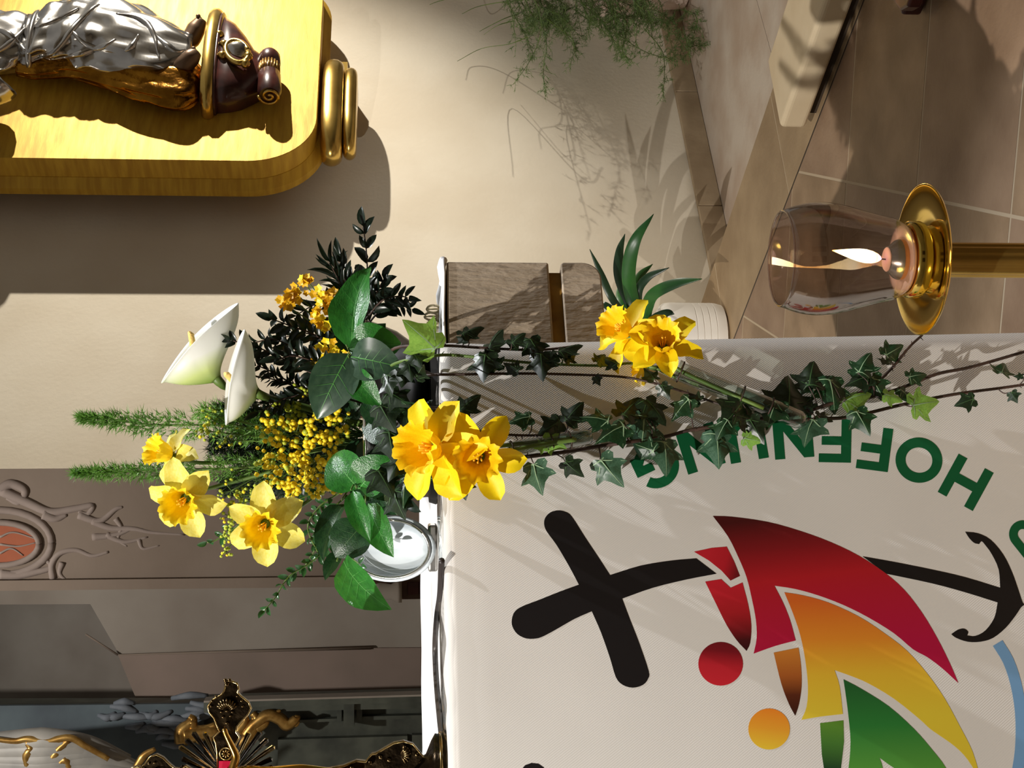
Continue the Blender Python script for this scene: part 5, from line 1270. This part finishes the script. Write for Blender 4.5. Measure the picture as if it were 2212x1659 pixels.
def vine(label, pts, leaves, r=.0021, off=.022, pre=None, m=M_stem):
    """pts in pixels in front of the banner; pre: (x, y, depth) points over the altar top; leaves: (x, y, size, angle of tip, tone)"""
    q = [P(*p) for p in (pre or [])] + [PB(x, y, off + .006 * math.sin(i * 2.1)) for i, (x, y) in enumerate(pts)]
    q = catmull(q, 6); t = thing('ivy_vine', q[0], label, 'ivy', 'ivy vines trailing over the banner')
    mb = MB(); tube(mb, q, [r, r * .7], 6)
    for x, y, sz, an, tone in leaves:
        sz *= 1.16
        a = math.radians(an); dx, dy = math.cos(a), math.sin(a)
        of = off + RND.uniform(.006, .022)
        on_ban = x > 965
        cpt = PB(x, y, of) if on_ban else P(x, y, 1.62)
        b_ = PB(x - dx * sz * .42, y - dy * sz * .42, of) if on_ban else P(x - dx * sz * .42, y - dy * sz * .42, 1.62)
        tp = PB(x + dx * sz * .58, y + dy * sz * .58, of + RND.uniform(-.012, .004)) if on_ban else P(x + dx * sz * .58, y + dy * sz * .58, 1.60)
        d_ = tp - b_; L_ = d_.length
        n_ = jit(NA + V((0, 0, .3)), .45)
        put('leaf', IV[tone], t, frame(b_, d_, n_, L_ * RND.uniform(.78, .95), L_))
        near = min(q, key=lambda p: (p - b_).length)
        if (near - b_).length < .09:
            mid = near.lerp(b_, .5) + V((RND.uniform(-.004, .004), -.004, RND.uniform(-.006, .003)))
            tube(mb, catmull([near, mid, b_], 4), [.0009, .0006], 4)
    for k in range(len(q) // 4):
        p = q[RND.randrange(len(q))]; tube(mb, [p, p + V((RND.uniform(-.006, .006), -.003, RND.uniform(-.006, .006)))], [.0009, .0004], 4)
    mb.build('stem', m, t); return t
vine('ivy vine with dark leaves running along the edge of the stone slab', [(975, 747), (1053, 752), (1162, 756), (1249, 747)],
     [(912, 728, 82, 222, 'p'), (1018, 715, 46, 340, 'd'), (1066, 738, 54, 300, 'd'), (1118, 732, 34, 320, 'd'), (1156, 752, 50, 60, 'd'), (1228, 753, 50, 340, 'd'), (1000, 730, 26, 200, 'd'), (1170, 768, 36, 20, 'd'), (1108, 745, 26, 200, 'd')], pre=[(800, 800, 1.76), (854, 752, 1.70), (930, 748, 1.665)], m=M_stem)
vine('ivy vine with green stem passing below the slab toward the right daffodils', [(974, 767), (1053, 774), (1162, 785), (1306, 790), (1364, 785), (1420, 800)],
     [(900, 775, 30, 60, 'd'), (1046, 790, 52, 95, 'd'), (1064, 782, 40, 250, 'g'), (1106, 793, 34, 210, 'd'), (1170, 788, 52, 85, 'd'), (1190, 766, 42, 200, 'd'), (1230, 768, 30, 330, 'd'), (1318, 780, 36, 200, 'd'), (1298, 775, 24, 320, 'd'), (1050, 768, 30, 180, 'd')], pre=[(800, 825, 1.76), (854, 785, 1.70), (930, 770, 1.66)], m=M_gstem)
vine('thin ivy vine arching down to the slanting tube', [(975, 809), (1125, 807), (1234, 809), (1342, 814), (1415, 828), (1487, 850), (1560, 875), (1640, 900)],
     [(885, 800, 36, 80, 'd'), (872, 815, 32, 100, 'd'), (1290, 822, 20, 60, 'd'), (1404, 808, 32, 230, 'd'), (1436, 845, 34, 60, 'd'), (1500, 862, 28, 200, 'd'), (905, 805, 28, 300, 'd')], pre=[(811, 814, 1.74), (900, 812, 1.68), (945, 809, 1.655)])
vine('short ivy vine above the daffodil pair tube', [(985, 925), (1097, 939), (1180, 940), (1260, 935)],
     [(1012, 872, 52, 320, 'd'), (1124, 906, 48, 165, 'g'), (1190, 922, 48, 150, 'd'), (1238, 892, 52, 310, 'd'), (1196, 958, 46, 20, 'p'), (1168, 965, 26, 170, 'p'), (1288, 905, 58, 190, 'g'), (893, 880, 44, 200, 'g'), (905, 900, 30, 130, 'y')], pre=[(800, 939, 1.74), (872, 935, 1.68), (940, 925, 1.645)])
vine('thick ivy vine with veined leaves below the daffodil pair', [(985, 1005), (1097, 991), (1216, 977), (1306, 962), (1357, 955), (1433, 944), (1487, 930), (1560, 918)],
     [(895, 1040, 62, 80, 'g'), (860, 1085, 60, 70, 'd'), (1160, 1030, 62, 75, 'y'), (1238, 1012, 48, 40, 'd'), (1318, 1018, 70, 50, 'y'), (1322, 935, 66, 150, 'g'), (1388, 936, 78, 95, 'y'), (1362, 880, 52, 315, 'd'), (1414, 886, 62, 50, 'd'), (1437, 985, 66, 85, 'y'), (1001, 1055, 40, 80, 'd'), (1472, 882, 56, 130, 'g'), (1395, 968, 40, 200, 'g')], pre=[(810, 1040, 1.74), (880, 1030, 1.68), (940, 1015, 1.62)], r=.0030)
vine('ivy vine winding round the end of the slanting tube', [(1500, 928), (1580, 915), (1657, 903), (1730, 892), (1804, 870), (1877, 859), (1950, 837), (2024, 808), (2097, 793), (2212, 760), (2260, 745)],
     [(1550, 968, 66, 85, 'y'), (1562, 925, 44, 120, 'g'), (1584, 892, 60, 130, 'd'), (1632, 928, 56, 60, 'd'), (1610, 905, 50, 20, 'd'), (1668, 892, 56, 110, 'g'), (1704, 850, 66, 270, 'd'), (1748, 930, 54, 110, 'y'), (1752, 810, 52, 280, 'd'), (1740, 838, 36, 130, 'g'), (1797, 850, 66, 80, 'g'), (1855, 822, 52, 160, 'd'), (1846, 860, 60, 340, 'p'), (1895, 838, 54, 60, 'g'), (1928, 858, 38, 20, 'p'), (1957, 855, 38, 50, 'g'), (1980, 812, 36, 350, 'g'), (1625, 950, 40, 10, 'p'), (1740, 878, 36, 200, 'd'), (2167, 796, 22, 290, 'g')], r=.0026)
vine('lowest ivy vine running out of the frame below the lettering', [(1700, 912), (1770, 905), (1840, 900), (1950, 874), (2060, 852), (2171, 837), (2250, 825)],
     [(1862, 910, 54, 60, 'g'), (1845, 884, 28, 80, 'p'), (1996, 872, 54, 350, 'p'), (2086, 868, 40, 160, 'd'), (2190, 857, 24, 60, 'd'), (1780, 902, 34, 20, 'd'), (2200, 812, 20, 180, 'd')], r=.0024)
vine('short dark ivy spray draped over the bowl front', [(975, 880), (985, 885)],
     [(835, 900, 58, 60, 'd'), (860, 860, 50, 30, 'd'), (880, 905, 46, 100, 'd'), (845, 960, 60, 80, 'd'), (885, 960, 44, 40, 'd'), (915, 890, 36, 20, 'd'), (830, 1040, 60, 60, 'd'), (875, 1060, 58, 100, 'g'), (855, 1010, 50, 120, 'd'), (905, 1045, 40, 60, 'd'), (840, 830, 44, 80, 'd')], pre=[(800, 900, 1.74), (860, 890, 1.68), (930, 882, 1.66)])
vine('side ivy shoot reaching up to the brass candle tray', [(1820, 866), (1870, 842), (1903, 819), (1932, 789), (1965, 749), (1992, 724)],
     [(1866, 786, 48, 300, 'g'), (1930, 758, 42, 330, 'g'), (1908, 778, 24, 200, 'd')], r=.0022)

# ================================================================== candle lantern on a brass stand
DL = 1.25
def lz(x): return P(x, 562, DL)
lc = P(1995, 561, DL); X0, Y0 = lc.x, lc.y
tm = lambda x: (P(x, 562, DL) - CAM).dot(F) / FPX
zd = lz(1997).z; zr = lz(1688).z
lan = thing('candle_stand', V((X0, Y0, 0)), 'polished brass candle stand with round drip tray', 'candle stand')
o_ = V((X0, Y0, 0))
rd_ = 161 * tm(1997)
mb = MB(); lathe(mb, [(0.0, zd - .006), (0.02, zd - .006), (rd_ * .6, zd - .004), (rd_, zd + .002), (rd_ + .001, zd + .0035), (rd_ - .0015, zd + .004), (rd_ * .6, zd - .001), (0.03, zd - .002), (0.0, zd - .002)], 72, o_); mb.build('drip_tray', M_brass, lan, sharp=50)
mb = MB(); lathe(mb, [(0.0, zd - .002), (0.031, zd - .002), (0.031, zd + .001), (0.026, zd + .003), (0.028, zd + .004), (0.0345, zd + .005), (0.0355, zd + .007), (0.0355, zd + .016), (0.034, zd + .018), (0.031, zd + .018), (0.031, zd + .01), (0.0, zd + .009)], 56, o_); mb.build('cup', M_brass, lan, sharp=50)
rs_ = 38 * tm(2130)
mb = MB(); lathe(mb, [(rs_, 0.03), (rs_, zd - .006)], 64, o_, fn=lambda p, i, a: V((p.x, p.y, p.z)) * 1 if False else V((p.x * (1 - .09 * max(0, math.cos(9 * a)) ** 2), p.y * (1 - .09 * max(0, math.cos(9 * a)) ** 2), p.z))); mb.build('fluted_stem', M_brassd, lan)
mb = MB(); lathe(mb, [(0, 0.001), (0.13, 0.001), (0.135, 0.008), (0.12, 0.016), (0.06, 0.024), (0.03, 0.04), (0, 0.04)], 48, o_); mb.build('floor_base', M_brass, lan)
zg0 = zd + .0105
gl = thing('glass_chimney', V((X0, Y0, zg0)), 'smoky tulip-shaped glass chimney around the candle flame', 'glass')
Hh = zr - zg0
pro = [(0.0, 0.0), (0.018, 0.0), (0.027, 0.004), (0.034, 0.012), (0.0385, 0.022), (0.041, 0.035)]
r1 = 122 * tm(1760); r2 = 104 * tm(1688)
for t in (.42, .52, .62, .7, .76, .82, .88, .93, .97, 1.0):
    rr = (0.041 + (r1 - 0.041) * math.sin(min(1, (t - .28) / .44) * math.pi / 2) ** 1.2) if t < .74 else r1 + (r2 - r1) * ((t - .74) / .26) ** 1.8
    pro.append((rr, Hh * t))
th = .0011
outp = [(r, z) for r, z in pro]; inp = [(max(0, r - th), z + (th if z < .03 else 0)) for r, z in pro[::-1]]
mb = MB(); lathe(mb, outp + inp, 72, V((X0, Y0, zg0))); mb.build('bell', M_glass, gl)
mb = MB(); tube(mb, [V((X0 + (r2 - th / 2) * math.cos(a), Y0 + (r2 - th / 2) * math.sin(a), zr)) for a in [i * math.pi / 36 for i in range(73)]], .0011, 8); mb.build('lip', glass('lip_glass', (236, 220, 210), .3), gl)
# candle with metal follower
cdl = thing('candle', V((X0, Y0, zg0 + .002)), 'small rosy wax candle with silver cap and burning wick inside the glass', 'candle')
oc = V((X0, Y0, zg0 + .002))
mb = MB(); lathe(mb, [(0, 0), (0.022, 0.0), (0.030, 0.006), (0.033, 0.010), (0.026, 0.0085), (0.0, 0.008)], 40, oc); mb.build('wax_pool', M_wax, cdl)
mb = MB(); lathe(mb, [(0.0185, 0.007), (0.0185, 0.013), (0.0, 0.013)], 32, oc); mb.build('candle_body', M_waxo, cdl, sharp=40)
mb = MB(); lathe(mb, [(0.0190, 0.0125), (0.0175, 0.016), (0.0115, 0.0225), (0.012, 0.0235), (0.0, 0.023)], 32, oc); mb.build('follower_cap', M_silver, cdl, sharp=40)
mb = MB(); lathe(mb, [(0.0113, 0.0236), (0.0105, 0.0245), (0, 0.0245)], 24, oc); mb.build('wax_top', M_wax, cdl)
mb = MB(); tube(mb, [oc + V((0, 0, .024)), oc + V((.0005, 0, .031))], .0007, 6); mb.build('wick', M_wick, cdl)
fb = oc + V((.0005, 0, .0285)); ft = P(1798, 541, DL)
mb = MB(); dv = ft - fb; tube(mb, [fb + dv * t for t in (0, .04, .1, .2, .32, .45, .6, .75, .88, 1.0)], [.0006, .0026, .0044, .0058, .0064, .006, .0048, .0032, .0017, .0003], 14)
fo = mb.build('flame', M_flame, cdl)
pl_ = bpy.data.lights.new('candle_light', 'POINT'); pl_.energy = 0.16; pl_.color = (1, .62, .3); pl_.shadow_soft_size = .006
po = bpy.data.objects.new('candle_light', pl_); C.objects.link(po); po.location = fb + dv * .3

# ================================================================== strap-leaved plant in white pot
DPt = 4.55
pc = PZ(1578, 735, 0.0); pc = V((pc.x, pc.y + .12, 0))
pot = thing('white_planter', pc, 'white ribbed ceramic planter standing on the platform border', 'planter')
prf = [(0, 0.0), (.105, 0.0), (.122, .008), (.128, .03)]
for k in range(4):
    z = .04 + k * .022; prf += [(.1285, z), (.1255, z + .002), (.129, z + .004)]
prf += [(.13, .18), (.127, .2), (.118, .212), (.110, .214), (.108, .2), (.1, .19), (0, .19)]
mb = MB(); lathe(mb, prf, 56, pc); mb.build('pot', M_pot, pot, sharp=35)
mb = MB(); lathe(mb, [(0, .194), (.1, .193)], 24, pc); mb.build('soil', M_soil, pot)
clv = thing('clivia_plant', pc + V((0, 0, .194)), 'strap-leaved green plant growing from the white planter', 'plant')
def strap(pts, wpx, m, d):
    q = catmull([P(x, y, dd) for x, y, dd in pts], 8); n = len(q); vs_, fs = [], []
    for i, p in enumerate(q):
        tg = (q[min(i + 1, n - 1)] - q[max(0, i - 1)]).normalized(); sd = tg.cross(V((0.25, -1, .1))).normalized(); nn = sd.cross(tg)
        t = i / (n - 1); ww = wpx * pxm(d) * .5 * min(1, .55 + t * 1.4) * (1 - max(0, (t - .55) / .45) ** 2.0) 
        ww = max(ww, .0004)
        vs_ += [p - sd * ww, p - nn * ww * .35, p + sd * ww]
    for i in range(n - 1): fs += [[i * 3, i * 3 + 1, i * 3 + 4, i * 3 + 3], [i * 3 + 1, i * 3 + 2, i * 3 + 5, i * 3 + 4]]
    mb = MB(); mb.add(vs_, fs); o = mb.build('leaf', m, clv, recalc=False); md = o.modifiers.new('s', 'SOLIDIFY'); md.thickness = .002
D4 = pc.y - .03
for pts, wd, m in (
  (((1395, 720, D4), (1370, 660, D4), (1358, 590, D4 - .05), (1372, 520, D4 - .1), (1412, 462, D4 - .1)), 30, M_clivia),
  (((1395, 720, D4), (1365, 665, D4 + .02), (1338, 600, D4 + .04), (1338, 545, D4 + .05), (1350, 505, D4 + .06)), 22, M_cliviad),
  (((1395, 720, D4), (1350, 680, D4 - .05), (1320, 640, D4 - .1), (1298, 590, D4 - .1), (1274, 538, D4 - .1)), 16, M_cliviad),
  (((1395, 720, D4), (1350, 690, D4 + .02), (1310, 660, D4 + .04), (1300, 655, D4 + .05)), 16, M_cliviad),
  (((1400, 720, D4), (1398, 670, D4 - .08), (1412, 635, D4 - .14), (1460, 612, D4 - .2), (1516, 602, D4 - .25)), 26, M_clivia),
  (((1395, 720, D4), (1372, 650, D4 + .05), (1380, 600, D4 + .08), (1410, 570, D4 + .1)), 20, M_clivia),
  (((1395, 720, D4), (1378, 640, D4), (1398, 600, D4 - .04), (1445, 578, D4 - .08)), 18, M_cliviad),
  (((1395, 720, D4), (1352, 680, D4), (1340, 640, D4 + .05), (1338, 610, D4 + .08)), 20, M_clivia),
  (((1398, 720, D4), (1410, 690, D4 - .1), (1440, 676, D4 - .14), (1456, 678, D4 - .16)), 18, M_cliviad),
  (((1395, 725, D4), (1340, 730, D4), (1300, 760, D4 - .05), (1290, 800, D4 - .05)), 22, M_clivia),
  (((1395, 725, D4), (1370, 760, D4), (1370, 820, D4 - .05), (1400, 860, D4 - .05)), 26, M_clivia)):
    strap(pts, wd, m, 4.5)

# ================================================================== trailing asparagus fern at the right edge
fc = PW(1492, -60, 0.22); fc.z = ZLOW
fpot = thing('fern_pot', fc, 'pale rosy ceramic pot at the right edge under the trailing fern', 'pot')
mb = MB(); lathe(mb, [(0, 0), (.13, 0), (.15, .012), (.155, .04), (.16, .15), (.185, .34), (.195, .36), (.19, .37), (.175, .36), (0, .34)], 40, fc); mb.build('pot_body', mat('rosy_ceramic', (226, 206, 196), .45), fpot, sharp=40)
mb = MB(); lathe(mb, [(.175, .36), (.2, .362), (.202, .38), (.19, .384), (.176, .38), (.172, .362)], 40, fc); mb.build('pot_rim', MATS['rosy_ceramic'], fpot, sharp=40)
fern = thing('asparagus_fern', fc + V((0, 0, .35)), 'wispy green asparagus fern trailing beside the cream wall', 'fern')
def fern_pt(x, y): return PW(x, y, 0.22 + RND.uniform(-.08, .12))
fb_ = fc + V((0, 0, .4))
strands = []
for k in range(36):
    y0 = RND.uniform(-110, 60); x0 = RND.uniform(1080, 1420)
    y1 = min(RND.gauss(75, 30), 125); x1 = x0 + RND.uniform(-20, 90)
    strands.append([(x0 - 30, y0 - 60), (x0, y0), ((x0 + x1) / 2, (y0 + y1) / 2 - 10), (x1, y1)])
strands += [[(1150, -20), (1170, 60), (1145, 130), (1108, 183)], [(1160, 20), (1180, 90), (1174, 150), (1178, 208)], [(1260, 10), (1330, 70), (1390, 110), (1440, 125), (1475, 128)], [(1390, 60), (1430, 110), (1435, 160), (1432, 208)],
            [(1130, 0), (1080, 5), (1030, 15), (998, 30)], [(1120, 30), (1090, 40), (1050, 60), (1036, 68)], [(1110, 45), (1075, 55), (1045, 75)], [(1090, -10), (1000, -8), (950, 2), (928, 10)], [(1140, 80), (1100, 95), (1040, 105), (988, 132)],
            [(1240, 20), (1330, 90), (1350, 120), (1365, 130)], [(1470, 20), (1500, 30), (1505, 50), (1500, 68)], [(1465, 60), (1490, 90), (1510, 100), (1522, 85)], [(1480, 80), (1490, 110), (1470, 125)], [(1300, 10), (1360, 40), (1420, 50), (1470, 40)], [(1180, 40), (1240, 90), (1232, 140)]]
mbn = MB(); mbst = MB()
for i, st_ in enumerate(strands):
    q = catmull([fern_pt(x, y) for x, y in st_], 8); tube(mbst, q, [.0022, .0009], 4, cap=False)
    dens = 3 if i < 36 else (2 if i not in (40, 41, 42, 43, 44) else 0)
    for p_i in range(len(q) - 1):
        for e in range(dens):
            p = q[p_i].lerp(q[p_i + 1], RND.random()); tg = (q[p_i + 1] - q[p_i]).normalized()
            dn = (tg * RND.uniform(.2, 1) + V((RND.gauss(0, .8), RND.gauss(0, .5), RND.gauss(0, .8)))).normalized(); L_ = RND.uniform(.02, .055)
            tube(mbst, [p, p + dn * L_], .0006, 3, cap=False)
            for h in range(7):
                b_ = p + dn * L_ * RND.uniform(.2, 1); d2 = (dn + V((RND.gauss(0, .8), RND.gauss(0, .8), RND.gauss(0, .8)))).normalized(); sd = d2.orthogonal().normalized() * .0013
                mbn.add([b_ - sd, b_ + sd, b_ + d2 * RND.uniform(.012, .026)], [[0, 1, 2]])
mbst.build('stems', M_gstem, fern, recalc=False)
tag(mbn.build('needles', M_aspar, fern, recalc=False, smooth=False), kind='stuff')

# ================================================================== cream slab and maroon object on the platform
p2 = PZ(1716, 279, 0.055)
cs_ = thing('cream_slab', V((p2.x, p2.y, 0)), 'thick cream slab with softened edges lying on the platform border', 'slab')
sl_u = -TE; sl_v = -NE
p1 = PZ(1669, 92, 0.095)
wv_ = abs((p1 - p2).dot(NE)); 
pb0 = V((p2.x, p2.y, 0))
def sp_(a, b_, z): return pb0 + sl_u * a + sl_v * b_ + V((0, 0, z))
mb = MB(); prism(mb, [sp_(0, 0, .095), sp_(.95, 0, .095), sp_(.95, wv_, .095), sp_(0, wv_, .095)], (0, 0, -.07)); bevel_obj(mb.build('slab_body', M_cream, cs_, smooth=False), .014, 4)
mb = MB(); prism(mb, [sp_(.03, .03, .026), sp_(.92, .03, .026), sp_(.92, wv_ - .03, .026), sp_(.03, wv_ - .03, .026)], (0, 0, -.026)); mb.build('shade_plinth', M_dgrout, cs_, smooth=False)  # dark block stands in for the shadow gap below the slab
mp = PZ(1985, 32, 0.0)
mo = thing('maroon_foot', V((mp.x, mp.y, 0)), 'dark maroon pointed wooden foot at the top right corner on the tiles', 'furniture foot')
mb = MB(); a = [PZ(x, y, .002) for x, y in ((1990, 36), (1998, 18), (2012, -20), (2050, -120), (1960, -120))]; prism(mb, [p + V((0, 0, .045)) for p in a], (0, 0, -.044)); bevel_obj(mb.build('foot_block', M_maroon, mo, smooth=False), .008, 3)
mb = MB(); a = [PZ(x, y, .05) for x, y in ((1958, 2), (1975, 24), (1990, 16), (2005, -20), (2030, -120), (1950, -120))]; prism(mb, [p + V((0, 0, .03)) for p in a], (0, 0, -.03)); bevel_obj(mb.build('leg_end', M_maroon, mo, smooth=False), .006, 3)
